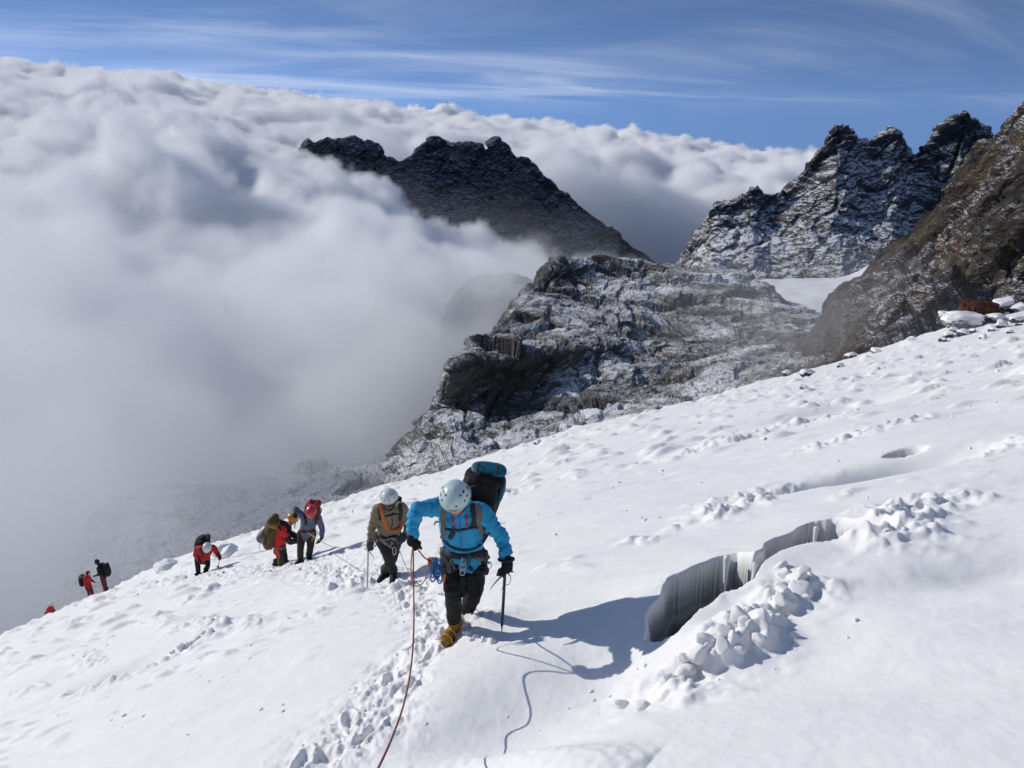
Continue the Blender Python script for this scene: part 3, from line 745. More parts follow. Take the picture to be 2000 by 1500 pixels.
def person(nm, label, foot, J, col_, s=1.0, voxel=.014, group='roped climbers on the snow slope', helmet='helm_w', head_dir=(0, -1, -.5), head_up=(0, .3, 1), face='skin',
           detail=2, hood=None, goggles=False, feet=(None, None), curl=(.9, .9), extra_torso=1.0, palms=((1, 0, 0), (-1, 0, 0)), jseed=1, boot='boot', glove='black', hemlen=.05):
    """a clothed figure from joints given as (pixel x, pixel y, metres behind the standing point)"""
    Y0 = foot[1]
    W = {k: at(v[0], v[1], Y0 + v[2]) for k, v in J.items()}
    for k in ('anL', 'anR'):
        if k in W and J[k][2:] and len(J[k]) > 3: W[k][2] = snow_z(W[k][0], W[k][1]) + J[k][3]
    o = np.array([foot[0], foot[1], foot[2]])
    root = bpy.data.objects.new(nm, None); col.objects.link(root); root.location = o; root.empty_display_size = .3
    tag(root, label, 'person', group)
    lat = nrm(W['shR'] - W['shL']); lat_h = nrm(W['hipR'] - W['hipL'])
    pel = (W['hipL'] + W['hipR']) / 2; neck = W['neck']; mid = (W['shL'] + W['shR']) / 2
    upv = nrm(mid - pel); hem = pel + upv * (-.02 - hemlen * 0) * s
    e = extra_torso * s
    tor = tube([hem - upv * hemlen * s, pel + upv * .06 * s, pel * .6 + mid * .4, pel * .25 + mid * .75, mid + upv * .0 * s, mid * .45 + neck * .55, neck],
               np.array([(.172, .128), (.165, .122), (.160, .120), (.178, .130), (.150, .105), (.092, .085), (.070, .068)]) * e, 22, 22, side=lat)
    arms = []
    for q in 'LR':
        sh, el, wr = W['sh' + q], W['el' + q], W['wr' + q]
        a = mid * .35 + sh * .65
        arms.append(tube([a, sh, sh * .5 + el * .5, el, el * .45 + wr * .55, wr], np.array([.080, .078, .066, .060, .053, .044]) * e, 14, 18))
    collar = tube([neck - upv * .05 * s, neck + nrm(W['head'] - neck) * .045 * s], np.array([.078, .070]) * s, 14, 5)
    def wr_fn(amp):
        bones = [(W['shL'], W['elL']), (W['elL'], W['wrL']), (W['shR'], W['elR']), (W['elR'], W['wrR'])]
        def f(P):
            best = np.full(len(P), 9.0); ph = np.zeros(len(P))
            for a, b in bones:
                d = b - a; t = np.clip(((P - a) @ d) / (d @ d), 0, 1); q = np.linalg.norm(P - a - t[:, None] * d, axis=1)
                m = q < best; best = np.where(m, q, best); ph = np.where(m, t * np.linalg.norm(d), ph)
            w = sstep(.11 * s - best, -.02, .03)
            n = perlin3(np.column_stack([P[:, 0] / .11, P[:, 2] / .11, ph / .032]).astype(np.float32) + jseed, jseed)
            n2 = fbm3(P / np.array([.10, .10, .055]) / s + jseed, 2, .5, jseed + 4)
            return amp * s * (w * n * 1.0 + (1 - w) * n2 * .9)
        return f
    am = .022 if detail > 1 else .012
    jk = fuse('jacket', join(tor, collar, *arms), o, voxel, 3, wr_fn(am)); jo = obj('jacket', jk, C[col_['jacket']], root)
    legs = []
    for q in 'LR':
        hp, kn, an = W['hip' + q], W['kn' + q], W['an' + q]
        legs.append(tube([hp + upv * .05 * s, hp, hp * .5 + kn * .5, kn, kn * .5 + an * .5, an + np.array([0, 0, .03]) * s], np.array([.095, .105, .090, .072, .070, .062]) * s, 14, 18))
    pelv = tube([pel + upv * .10 * s, pel, pel - upv * .07 * s], np.array([(.150, .112), (.160, .122), (.115, .10)]) * s, 18, 8, side=lat_h)
    tr = fuse('trousers', join(pelv, *legs), o, voxel, 3, lambda P: .010 * s * fbm3(P / np.array([.12, .12, .06]) / s + jseed, 3, .5, jseed + 9))
    obj('trousers', tr, C[col_['trousers']], root)
    # boots on the snow, toes where the figure faces
    for q, fd in zip('LR', feet):
        if fd is None: continue
        an = W['an' + q]; d = nrm((fd[0], fd[1], 0)); x2, y2 = an[0] + d[0] * .15 * s, an[1] + d[1] * .15 * s
        hx, hy = an[0] - d[0] * .06 * s, an[1] - d[1] * .06 * s
        zt, zh = snow_z(x2, y2), snow_z(hx, hy); base = an[2] - .085 * s
        if fd[2:]: zt = zh = base
        zt = max(zt, base - .05); zh = max(min(zh, base + .02), base - .02)
        toe, heel = np.array([x2, y2, zt + .038 * s]), np.array([hx, hy, zh + .042 * s])
        sd = nrm(np.cross(d, (0, 0, 1)))
        up = tube([an + np.array([0, 0, .07]) * s, an, heel * .45 + an * .55], np.array([.062, .058, .056]) * s, 12, 8)
        ft = tube([heel, heel * .55 + toe * .45 + np.array([0, 0, .012 * s]), toe], np.array([(.046, .045), (.050, .047), (.046, .036)]) * s, 12, 10, side=sd)
        bo = obj('boot', fuse('boot', join(up, ft), o, voxel * .7, 2), C[boot], root)
        sol = tube([heel - np.array([0, 0, .034 * s]), heel * .5 + toe * .5 - np.array([0, 0, .034 * s]), toe - np.array([0, 0, .026 * s])], np.array([(.046, .012), (.048, .012), (.043, .012)]) * s, 10, 8, side=sd)
        if detail: obj('sole', pmesh('sole', sol, o), C['boot'], bo)
        if boot == 'boot_y':
            for f_ in (.25, .62, .9):
                c = heel * (1 - f_) + toe * f_; ring = [c + (sd * math.cos(a) * .056 + np.array([0, 0, 1.0]) * math.sin(a) * .056) * s for a in np.linspace(0, 2 * np.pi, 15)[:-1]]
                obj('crampon_strap', pmesh('crampon_strap', tube(ring, .007 * s, 6, closed=True), o), C['yellow'], bo)
            for f_, g_ in ((0, 1), (0, -1), (.5, 1), (.5, -1), (.95, 1), (.95, -1)):
                c = heel * (1 - f_) + toe * f_ + sd * g_ * .036 * s
                obj('crampon_point', pmesh('crampon_point', tube([c - np.array([0, 0, .03 * s]), c - np.array([0, 0, .075 * s])], np.array([.007, .002]) * s, 6), o), C['steel'], bo)
    # hands
    for q, cu, pm, ts in (('L', curl[0], palms[0], 1), ('R', curl[1], palms[1], -1)):
        if cu is None: continue
        d = W['wr' + q] - W['el' + q]
        if 'hd' + q in W: d = W['hd' + q] - W['wr' + q]
        go = obj('glove', fuse('glove', hand_mesh(W['wr' + q], d, pm, s * 1.12, cu, ts), o, voxel * .42 if detail > 1 else voxel * .6, 1), C[glove], root)
        dd = nrm(d); fd_ = nrm(W['wr' + q] - W['el' + q]); cf = tube([W['wr' + q] + fd_ * .012 * s, W['wr' + q] + fd_ * .03 * s + dd * .015 * s], np.array([.047, .044]) * s, 12, 4)
        if detail > 1: obj('cuff', pmesh('cuff', cf, o), C[glove], go)
    # head
    hu, hf = nrm(head_up), nrm(head_dir); hf = nrm(hf - hu * (hf @ hu)); hr = np.cross(hf, hu)
    hc = W['head']; Hh = lambda a, b, c: hc + (hr * a + hf * b + hu * c) * s
    rot = np.stack([hr, hf, hu], 1)
    hd = [ell(hc, np.array([.074, .094, .115]) * s, rot), ell(Hh(0, .045, -.06), np.array([.052, .048, .062]) * s, rot), tube([neck - upv * .03 * s, hc - hu * .06 * s], np.array([.058, .056]) * s, 12, 5),
          tube([Hh(0, .088, .02), Hh(0, .112, -.018), Hh(0, .098, -.028)], np.array([.009, .015, .012]) * s, 8, 6), ell(Hh(.076, -.005, -.01), np.array([.012, .022, .032]) * s, rot), ell(Hh(-.076, -.005, -.01), np.array([.012, .022, .032]) * s, rot),
          tube([Hh(-.022, .086, -.062), Hh(0, .094, -.060), Hh(.022, .086, -.062)], .008 * s, 6, 6)]
    ho = obj('head', fuse('head', join(*hd), o, .007 if detail > 1 else .012, 1), C[face], root)
    if detail > 0 and not goggles:
        for g_ in (-1, 1): obj('eye', pmesh('eye', ell(Hh(.031 * g_, .086, .012), np.array([.013, .007, .009]) * s, rot, 10), o), C['lens'], ho)
    if goggles:
        obj('goggles', pmesh('goggles', tube([Hh(-.078, .030, .015), Hh(-.055, .082, .012), Hh(0, .104, .012), Hh(.055, .082, .012), Hh(.078, .030, .015)], np.array([(.016, .022), (.014, .030), (.014, .032), (.014, .030), (.016, .022)]) * s, 10, 18, side=hf), o), C['lens'], ho)
    if hood:
        hv, hF = ell(Hh(0, -.012, .01), np.array([.098, .112, .135]) * s, rot, 20)
        keep = [f for f in hF if not (len(f) == 4 and ((hv[list(f)].mean(0) - hc) @ hf > .055 * s and (hv[list(f)].mean(0) - hc) @ hu < .09 * s))]
        obj('hood', pmesh('hood', (hv, keep), o), C[hood], root)
    if helmet:
        seg, rg = 36, 12
        V, F = [], []
        for i in range(rg + 1):
            f = i / rg; ph = f * R(97)
            for k in range(seg):
                a = 2 * np.pi * k / seg
                cx, cyy = math.sin(ph) * math.cos(a), math.sin(ph) * math.sin(a)
                rib = 1 + .045 * (abs((a * 2.5 / np.pi) % 1 - .5) - .25) * math.sin(ph)
                br = 1 + (.05 * max(0, (f - .86) / .14) if math.sin(a) > -.5 else .02 * max(0, (f - .86) / .14))
                low = -.018 * max(0, -math.sin(a)) * f + .012 * max(0, math.sin(a)) * f
                V.append(Hh(.112 * cx * rib * br, .138 * cyy * rib * br - .006, .045 + .108 * math.cos(ph) + low))
        for i in range(rg):
            for k in range(seg):
                l = (k + 1) % seg; F.append((i * seg + k, (i + 1) * seg + k, (i + 1) * seg + l, i * seg + l))
        me = pmesh('helmet', (np.array(V), F), o)
        he = obj('helmet', me, C[helmet], root)
        sm = he.modifiers.new('thick', 'SOLIDIFY'); sm.thickness = .012 * s; sm.offset = -1
        if detail > 0:
            band = [Hh(.117 * math.cos(a), .144 * math.sin(a) - .006, .040 + (.010 if math.sin(a) > 0 else -.016) * abs(math.sin(a))) for a in np.linspace(0, 2 * np.pi, 33)[:-1]]
            obj('rim', pmesh('rim', tube(band, .006 * s, 8, closed=True), o), C[helmet], he)
            spots = [(a, ph) for a in (35, 75, 105, 145, -20, 200, 12, 168) for ph in (66,)] + [(8, 42), (172, 42), (40, 38), (140, 38)]
            for a_, ph_ in spots:
                a, ph = R(a_), R(ph_); c = lambda r_: Hh(.112 * r_ * math.sin(ph) * math.cos(a), .138 * r_ * math.sin(ph) * math.sin(a) - .006, .045 + .108 * r_ * math.cos(ph))
                n_ = nrm(c(1.1) - c(1.0)); tt = nrm(np.cross(n_, hu)); b2 = np.cross(n_, tt)
                obj('vent_hole', pmesh('vent_hole', ell(c(1.0), np.array([.017, .008, .004]) * s, np.stack([tt, b2, n_], 1), 10), o), C['vent'], he)
            for g_ in (-1, 1):
                obj('chin_strap', pmesh('chin_strap', tube([Hh(.092 * g_, .01, .03), Hh(.080 * g_, .035, -.05), Hh(.03 * g_, .062, -.118), Hh(0, .066, -.124)], np.array([(.008, .003)] * 4) * s, 6, 14), o), C['strap_d'], he)
    bvh = BVHTree.FromPolygons([tuple(v.co + root.location) for v in jk.vertices], [tuple(p.vertices) for p in jk.polygons])
    bvt = BVHTree.FromPolygons([tuple(v.co + root.location) for v in tr.vertices], [tuple(p.vertices) for p in tr.polygons])
    return dict(root=root, W=W, o=o, bvh=bvh, bvt=bvt, lat=lat, up=upv, s=s, pel=pel, mid=mid, Y0=Y0, J=jo)

def drape(p, pts, name, mat, w=.016, th=.004, which='bvh', lift=.008, n=20, parent=None):
    """a strap laid on the figure's clothes along a line of the photograph"""
    path = []
    q = np.array(pts, float); q = cr(q, n)
    for x, y in q:
        d = Vector(ray(x, y)).normalized()
        h = p[which].ray_cast(Vector((0, 0, 0)), d)
        if h[0] is None and which == 'bvh': h = p['bvt'].ray_cast(Vector((0, 0, 0)), d)
        if h[0] is not None: path.append(np.array(h[0] + h[1] * lift * (1 if h[1].dot(d) < 0 else -1)))
    if len(path) < 3: return None
    path = np.array(path); side = np.cross(path[-1] - path[0], path.mean(0))
    return obj(name, pmesh(name, tube(path, np.array([(w, th)] * len(path)), 8, side=side), p['o']), mat, parent or p['root'])

def backpack(label, c, up, back, lat, size, mat, lid, o=None, top=.16, extra=True, strapmat='strap_d', group='backpacks carried by the climbers', cinch=True):
    """a rucksack: body, lid, pocket, side straps; c is its centre, size is half extents (across, deep, tall)"""
    up, lat = nrm(up), nrm(lat); back = nrm(np.cross(lat, up)) * (1 if np.cross(lat, up) @ np.asarray(back) > 0 else -1)
    rot = np.stack([lat, back, up], 1); a, b, h = size; c = np.asarray(c, float)
    base = c - up * h
    root = bpy.data.objects.new('backpack', None); col.objects.link(root); root.location = base; root.empty_display_size = .2
    tag(root, label, 'backpack', group)
    P = lambda x, y, z: c + lat * x * a + back * y * b + up * z * h
    bo = tube([P(0, 0, -1), P(0, 0, -.8), P(0, .05, -.2), P(0, .05, .4), P(0, 0, .72), P(0, -.05, .85)], np.array([(a * .7, b * .7), (a * .92, b * .9), (a, b), (a * .98, b), (a * .88, b * .9), (a * .6, b * .6)]), 20, 22, side=lat)
    obj('body', fuse('body', bo, base, max(.012, a * .075), 2, lambda Q: .010 * fbm3(Q / .09, 3, .5, 3)), C[mat], root)
    ld = ell(P(0, -.02, .86), (a * .96, b * .98, h * top * 1.25), rot, 20, .75)
    lo = obj('lid', fuse('lid', ld, base, max(.012, a * .075), 2, lambda Q: .010 * fbm3(Q / .07, 3, .5, 5)), C[lid], root)
    if extra:
        obj('pocket', fuse('pocket', ell(P(0, .95, -.25), (a * .7, b * .32, h * .42), rot, 18, .7), base, .014, 2), C[mat], root)
        for g in (-1, 1):
            obj('side_strap', pmesh('side_strap', tube([P(.92 * g, -.3, .62), P(1.04 * g, .1, .45), P(1.04 * g, .3, 0), P(.98 * g, .1, -.5)], np.array([(.010, .004)] * 4), 6, 14), base), C[strapmat], root)
            obj('lid_strap', pmesh('lid_strap', tube([P(.45 * g, 1.02, .25), P(.45 * g, 1.02, .75), P(.45 * g, .6, 1.08), P(.45 * g, -.4, 1.1)], np.array([(.010, .004)] * 4), 6, 16, side=lat), base), C[strapmat], lo)
            obj('buckle', pmesh('buckle', ell(P(.45 * g, 1.06, .55), (.016, .008, .022), rot, 10, .6), base), C['vent'], root)
    return root, P

def ice_axe(label, top, tip, head_dir, shaft, s=1.0, leash=None):
    top, tip = np.asarray(top), np.asarray(tip); up = nrm(top - tip); hd = nrm(np.asarray(head_dir) - up * (np.asarray(head_dir) @ up)); sd = np.cross(hd, up)
    root = bpy.data.objects.new('ice_axe', None); col.objects.link(root); root.location = tip; root.empty_display_size = .1
    tag(root, label, 'ice axe')
    obj('shaft', pmesh('shaft', tube([tip + up * .06 * s, top], np.array([(.010, .015)] * 2) * s, 12, 4, side=sd), tip), C[shaft], root)
    obj('spike', pmesh('spike', tube([tip + up * .07 * s, tip - up * .03 * s], np.array([.011, .002]) * s, 8, 4), tip), C['steel'], root)
    obj('pick', pmesh('pick', tube([top, top + hd * .06 * s, top + hd * .13 * s - up * .025 * s, top + hd * .165 * s - up * .055 * s], np.array([(.005, .016), (.004, .013), (.003, .010), (.002, .003)]) * s, 8, 14, side=sd), tip), C['steel'], root)
    obj('adze', pmesh('adze', tube([top, top - hd * .04 * s, top - hd * .085 * s - up * .012 * s], np.array([(.006, .014), (.014, .006), (.028, .004)]) * s, 8, 8, side=sd), tip), C['steel'], root)
    if leash is not None: obj('leash', pmesh('leash', tube(cr(leash, 24), np.array([(.008, .002)] * 24), 6), tip), C['strap'], root)
    return root
def loop_ring(c, u, v, a, b, r, seg=8, n=20, pw=.7):
    f = lambda q: np.sign(q) * abs(q) ** pw
    return tube([np.asarray(c) + np.asarray(u) * a * f(math.cos(t)) + np.asarray(v) * b * f(math.sin(t)) for t in np.linspace(0, 2 * np.pi, n + 1)[:-1]], r, seg, closed=True)

# ------------------------------------------------------------------ the leading climber in bright blue
ft = hit(885, 1236, slope_mid); ft[2] = snow_z(ft[0], ft[1])
c1 = person('person', 'climber in bright blue jacket and pale mint helmet holding rope and axe', ft, dict(
    head=(890, 975, -.19), neck=(897, 1003, -.08), shL=(857, 990, -.06), shR=(940, 1000, -.06), elL=(812, 996, -.24), wrL=(806, 1046, -.32), hdL=(807, 1062, -.33),
    elR=(980, 1050, -.10), wrR=(990, 1098, -.22), hdR=(986, 1122, -.24), hipL=(884, 1092, .06), hipR=(928, 1090, .08), knL=(884, 1150, -.10), anL=(888, 1216, .02),
    knR=(928, 1150, .12), anR=(905, 1196, .42, .09)), dict(jacket='blue', trousers='black'), voxel=.011, helmet='helm_m', head_dir=(-.06, -.76, -.62), head_up=(-.05, -.44, .78),
    feet=((-.55, -1), (-.2, -1)), curl=(1.5, 1.6), palms=((1, .3, 0), (-1, .2, 0)), boot='boot_y', glove='black', jseed=3, hemlen=.0)
px_ = lambda x, y, dy: at(x, y, c1['Y0'] + dy)
r1 = c1['root']
# rucksack of the leader, standing high behind the right shoulder
pk_up = nrm(px_(945, 930, .12) - px_(905, 1060, .26))
bp1, P1 = backpack('large black rucksack with teal lid on the blue climber', px_(930, 988, .24), pk_up, (0, 1, 0), c1['lat'], (.175, .135, .36), 'black', 'black', top=.13)
obj('top_panel', fuse('top_panel', ell(P1(.12, .42, .98), (.150, .095, .034), np.stack([c1['lat'], np.cross(pk_up, c1['lat']), pk_up], 1), 20, .7), np.array(bp1.location), .012, 2), C['teal'], bp1)
obj('side_panel', fuse('side_panel', ell(P1(.92, .1, .55), (.030, .10, .10), np.stack([c1['lat'], np.cross(pk_up, c1['lat']), pk_up], 1), 18, .7), np.array(bp1.location), .012, 2), C['teal'], bp1)
obj('front_panel', fuse('front_panel', ell(P1(0, -.92, .52), (.135, .035, .16), np.stack([c1['lat'], np.cross(pk_up, c1['lat']), pk_up], 1), 18, .75), np.array(bp1.location), .012, 2), C['black'], bp1)
drape(c1, [(868, 992), (866, 1010), (868, 1030), (866, 1050)], 'shoulder_strap', C['strap'], .022, .007, parent=None)
drape(c1, [(930, 985), (936, 1005), (934, 1025), (940, 1042)], 'shoulder_strap', C['strap'], .026, .008)
drape(c1, [(922, 985), (926, 1005), (925, 1028)], 'shoulder_strap', C['strap_d'], .022, .007)
drape(c1, [(897, 1004), (898, 1030), (900, 1055), (903, 1076)], 'zip', C['sling'], .006, .003, lift=.004)
drape(c1, [(882, 1005), (886, 1018), (890, 1030)], 'pack_tape', C['pink'], .008, .003)
drape(c1, [(908, 1005), (911, 1018), (912, 1030)], 'pack_tape', C['pink'], .008, .003)
drape(c1, [(866, 1030), (885, 1034), (905, 1033), (940, 1028)], 'chest_strap', C['strap_d'], .010, .004)
drape(c1, [(888, 1030), (886, 1040), (880, 1050)], 'chest_buckle', C['vent'], .018, .010)
drape(c1, [(858, 1040), (866, 1055), (880, 1066), (900, 1074), (920, 1072), (942, 1060), (955, 1040)], 'waist_strap', C['strap_d'], .012, .005)
drape(c1, [(858, 1048), (862, 1060), (872, 1070)], 'waist_strap', C['strap'], .008, .004)
obj('strap_end', pmesh('strap_end', tube([px_(862, 1020, -.06), px_(852, 1019, -.09), px_(848, 1024, -.08)], np.array([(.016, .004)] * 3), 6, 8), c1['o']), C['strap'], r1)
drape(c1, [(858, 1078), (875, 1082), (900, 1085), (925, 1084), (952, 1078)], 'harness_belt', C['strap_d'], .024, .010, lift=.014)
drape(c1, [(928, 1086), (940, 1090), (952, 1088)], 'harness_belt', C['strap'], .018, .006, lift=.018)
for L_ in ([(862, 1108), (875, 1116), (893, 1108)], [(915, 1106), (932, 1114), (948, 1104)]): drape(c1, L_, 'leg_loop', C['strap_d'], .018, .007, 'bvt', lift=.010)
drape(c1, [(866, 1068), (868, 1082), (876, 1100), (878, 1120)], 'sling_tail', C['strap'], .018, .004, 'bvt', lift=.020)
drape(c1, [(878, 1080), (882, 1092), (888, 1110)], 'sling_tail', C['strap'], .012, .003, 'bvt', lift=.024)
drape(c1, [(900, 1076), (892, 1078), (884, 1086)], 'sling_tail', C['strap'], .008, .003, 'bvt', lift=.026)
# maker's lettering on the helmet's front rim
hl_ = [o_ for o_ in r1.children if o_.name.startswith('helmet')][0]
tc_ = bpy.data.curves.new('lettering', 'FONT'); tc_.body = 'CAMP'; tc_.size = .026; tc_.align_x = 'CENTER'; tc_.extrude = .0008
to_ = bpy.data.objects.new('lettering', tc_); col.objects.link(to_)
tm_ = bpy.data.meshes.new_from_object(to_.evaluated_get(bpy.context.evaluated_depsgraph_get())); bpy.data.objects.remove(to_)
hu_ = nrm((-.05, -.44, .78)); hf_ = nrm((-.06, -.76, -.62)); hf_ = nrm(hf_ - hu_ * (hf_ @ hu_)); hr_ = np.cross(hf_, hu_)
n_ = len(tm_.vertices); q3 = np.empty(n_ * 3, np.float32); tm_.vertices.foreach_get('co', q3); q3 = q3.reshape(-1, 3)
th_ = -q3[:, 0] / .125                         # wrapped round the rim, read from in front
hc_ = c1['W']['head']; rr_ = .1475
P3_ = hc_ + hr_ * (.122 * np.sin(th_))[:, None] + hf_ * (rr_ * np.cos(th_) - .006 + q3[:, 2])[:, None] + hu_ * (.052 + q3[:, 1])[:, None] - c1['o']
tm_.vertices.foreach_set('co', P3_.astype(np.float32).ravel()); tm_.update()
obj('lettering', tm_, C['vent'], hl_)
# ironmongery on the harness
vw = nrm(-np.array(px_(900, 1110, 0))); rt = nrm(np.cross(vw, (0, 0, 1))) * -1; dn = np.cross(vw, rt)
for k, (x, y, a, b) in enumerate(((904, 1103, .026, .042), (903, 1117, .018, .026), (905, 1096, .016, .026))):
    obj('carabiner', pmesh('carabiner', loop_ring(px_(x, y, -.12), rt, dn, a, b, .0055), c1['o']), C['steel'], r1)
random.seed(4)
for k in range(9):                                   # the bundle of blue slings on the hip
    x, y = 851 + random.uniform(-5, 7), 1116 + random.uniform(-10, 14)
    a = random.uniform(-.35, .35); u2 = rt * math.cos(a) + dn * math.sin(a) + vw * random.uniform(-.3, .3); v2 = -rt * math.sin(a) + dn * math.cos(a)
    obj('blue_sling', pmesh('blue_sling', loop_ring(px_(x, y, -.12 - .01 * (k % 3)), nrm(u2), v2, random.uniform(.016, .03), random.uniform(.05, .085), .006, 7, 20, 1), c1['o']), C['sling'], r1)
for x, y in ((909, 1094), (914, 1098), (911, 1101), (917, 1093)):
    obj('teal_cord', pmesh('teal_cord', loop_ring(px_(x, y, -.11), nrm(rt + dn * .2), dn, .010, .034, .004, 6, 16, 1), c1['o']), C['sling_t'], r1)
obj('belay_device', pmesh('belay_device', tube([px_(866, 1108, -.12), px_(867, 1120, -.12), px_(866, 1132, -.11)], np.array([(.022, .012), (.018, .012), (.012, .010)]), 8, 8), c1['o']), C['vent'], r1)
obj('ice_screw', pmesh('ice_screw', tube([px_(868, 1122, -.13), px_(867, 1135, -.12)], .011, 8, 4), c1['o']), C['rope_o'], r1)
obj('cord_loop', pmesh('cord_loop', tube([px_(951, 1075, -.02), px_(954, 1090, -.03), px_(948, 1104, -.03), px_(957, 1110, -.03), px_(960, 1103, -.03), px_(952, 1098, -.03)], .003, 6, 30), c1['o']), C['strap_d'], r1)
# spare gloves hanging at the thigh
sg = join(hand_mesh(px_(916, 1132, -.05), px_(928, 1160, -.05) - px_(916, 1132, -.05), vw, 1.25, .18, 1))
obj('spare_glove', fuse('spare_glove', sg, c1['o'], .007, 1), C['black'], r1)
sg = join(hand_mesh(px_(902, 1136, -.10), px_(900, 1160, -.10) - px_(902, 1136, -.10), vw, 1.0, .3, -1))
obj('spare_glove', fuse('spare_glove', sg, c1['o'], .007, 1), C['black'], r1)
drape(c1, [(934, 1106), (942, 1112), (948, 1116)], 'pocket_flap', C['black'], .03, .012, 'bvt', lift=.02)
obj('wrist_band', pmesh('wrist_band', loop_ring(c1['W']['wrR'] + (c1['W']['elR'] - c1['W']['wrR']) * .12, rt, nrm(vw - (0, 0, .3)), .058, .058, .012, 8, 20, 1), c1['o']), C['strap_d'], r1)
tp = px_(986, 1122, -.25); ti = px_(980, 1208, -.20); gz_ = snow_z(ti[0], ti[1]); ti[2] = min(ti[2], gz_ + .02)
ice_axe('black shafted ice axe planted beside the blue climber', tp, ti, px_(966, 1132, -.34) - tp, 'dark_metal', 1.0,
        [px_(989, 1118, -.25), px_(997, 1126, -.26), px_(995, 1140, -.26), px_(984, 1144, -.27), px_(979, 1152, -.25)])
# the rope she pulls: from the knot through her hand and up to the viewer
hL = c1['W']['hdL'] + np.array([0, -.02, -.01])
rope_obj('climbing_rope', [px_(843, 1098, -.06), px_(828, 1088, -.16), px_(815, 1072, -.26), hL, px_(807, 1080, -.36), px_(808, 1150, -.52), px_(808, 1230, -1.0), at(803, 1300, 3.95), at(790, 1370, 3.3), at(766, 1440, 2.75), at(738, 1502, 2.35), at(690, 1600, 1.9), at(640, 1720, 1.5)], .0056, C['rope'],
         'reddish brown climbing rope held by the blue climber, running up the slope', n=320)
rope_obj('rope_loop', [px_(846, 1097, -.06), px_(838, 1112, -.10), px_(828, 1136, -.14), px_(812, 1145, -.20), px_(804, 1130, -.26), px_(803, 1098, -.31), hL], .0048, C['rope_o'], 'thin orange rope loop hanging below the blue climber\'s hand', n=120)
kn_ = bpy.data.objects.new('rope_knot', None); col.objects.link(kn_); kpos = px_(845, 1097, -.07); kn_.location = kpos; tag(kn_, 'orange knot tied in the rope at the blue climber\'s hip', 'knot')
for k in range(6):
    a = k * .5; u2 = nrm(rt * math.cos(a) + vw * math.sin(a)); obj('coil', pmesh('coil', loop_ring(kpos + rt * .012 * (k - 2.5), nrm(vw + rt * .3 * (k % 2)), dn, .026, .030, .009, 8, 16, 1), kpos), C['rope_o'], kn_)

# ------------------------------------------------------------------ second climber, khaki jacket
ft = hit(757, 1131, slope_mid); ft[2] = snow_z(ft[0], ft[1])
c2 = person('person', 'climber in khaki jacket, white helmet and dark goggles with rope across chest', ft, dict(
    head=(760, 976, -.26), neck=(761, 995, -.14), shL=(738, 996, -.13), shR=(785, 992, -.13), elL=(727, 1030, -.14), wrL=(723, 1060, -.28), hdL=(719, 1076, -.32),
    elR=(798, 1028, -.10), wrR=(789, 1048, -.26), hipL=(746, 1050, .02), hipR=(772, 1050, .02), knL=(757, 1084, -.10), knR=(768, 1086, -.02), anL=(768, 1122, -.02, .09), anR=(752, 1118, .22, .09)),
    dict(jacket='tan', trousers='grey_trs'), voxel=.013, helmet='helm_w', head_dir=(-.02, -.9, -.42), head_up=(0, -.22, .95), face='skin_d', goggles=True, feet=((.1, -1), (-.45, -1)),
    curl=(1.4, 1.2), palms=((1, 0, 0), (-1, 0, 0)), glove='glove_g', jseed=8, hemlen=.03)
q_ = lambda x, y, dy: at(x, y, c2['Y0'] + dy)
r2 = c2['root']
bp2, P2 = backpack('dark rucksack behind the khaki climber', q_(764, 1004, .20), c2['up'], (0, 1, 0), c2['lat'], (.15, .11, .27), 'black', 'strap_d', extra=True)
drape(c2, [(780, 985), (783, 1000), (782, 1016)], 'shoulder_strap', C['strap_d'], .028, .008)
drape(c2, [(742, 985), (743, 1000), (745, 1015)], 'shoulder_strap', C['strap_d'], .026, .008)
drape(c2, [(750, 1008), (765, 1006), (784, 1002)], 'chest_strap', C['strap_d'], .010, .004)
drape(c2, [(765, 1004), (766, 1022), (764, 1030)], 'zip', C['strap_d'], .006, .003)
random.seed(9)
for k in range(8):
    j = random.uniform(-3, 3)
    drape(c2, [(744 + j, 988), (748 + j, 1005 + j), (754 + j, 1022), (762 + j, 1036 + j * .5), (778 + j * .5, 1034 + j), (789, 1022 + j)], 'rope_coil', C['rope_o'], .009, .009, lift=.012 + .004 * (k % 3), n=26)
drape(c2, [(740, 1046), (757, 1050), (776, 1046)], 'harness_belt', C['strap_d'], .022, .010, lift=.014)
drape(c2, [(756, 1050), (770, 1050)], 'buckle', C['steel'], .008, .004, lift=.024)
vw2 = nrm(-np.array(q_(760, 1060, 0))); rt2 = -nrm(np.cross(vw2, (0, 0, 1))); dn2 = np.cross(vw2, rt2)
obj('carabiner', pmesh('carabiner', loop_ring(q_(770, 1076, -.20), nrm(rt2 + dn2 * .2), dn2, .022, .05, .006), c2['o']), C['steel'], r2)
obj('carabiner', pmesh('carabiner', loop_ring(q_(789, 1052, -.18), nrm(rt2 + dn2 * .5), dn2, .022, .045, .005), c2['o']), C['steel'], r2)
for k, (x, y) in enumerate(((734, 1048), (733, 1054), (732, 1062), (791, 1018), (792, 1030), (790, 1042))):
    obj('gear_piece', pmesh('gear_piece', loop_ring(q_(x, y, -.16), nrm(rt2 + vw2 * .4), dn2, .016, .036, .007), c2['o']), C[('dark_metal', 'steel')[k % 2]], r2)
obj('sling_cord', pmesh('sling_cord', tube([q_(748, 1054, -.16), q_(758, 1066, -.19), q_(768, 1072, -.20)], .004, 6, 12), c2['o']), C['rope_g'], r2)
tp = q_(719, 1076, -.34); ti = q_(716, 1135, -.30); ti[2] = min(ti[2], snow_z(ti[0], ti[1]) + .02)
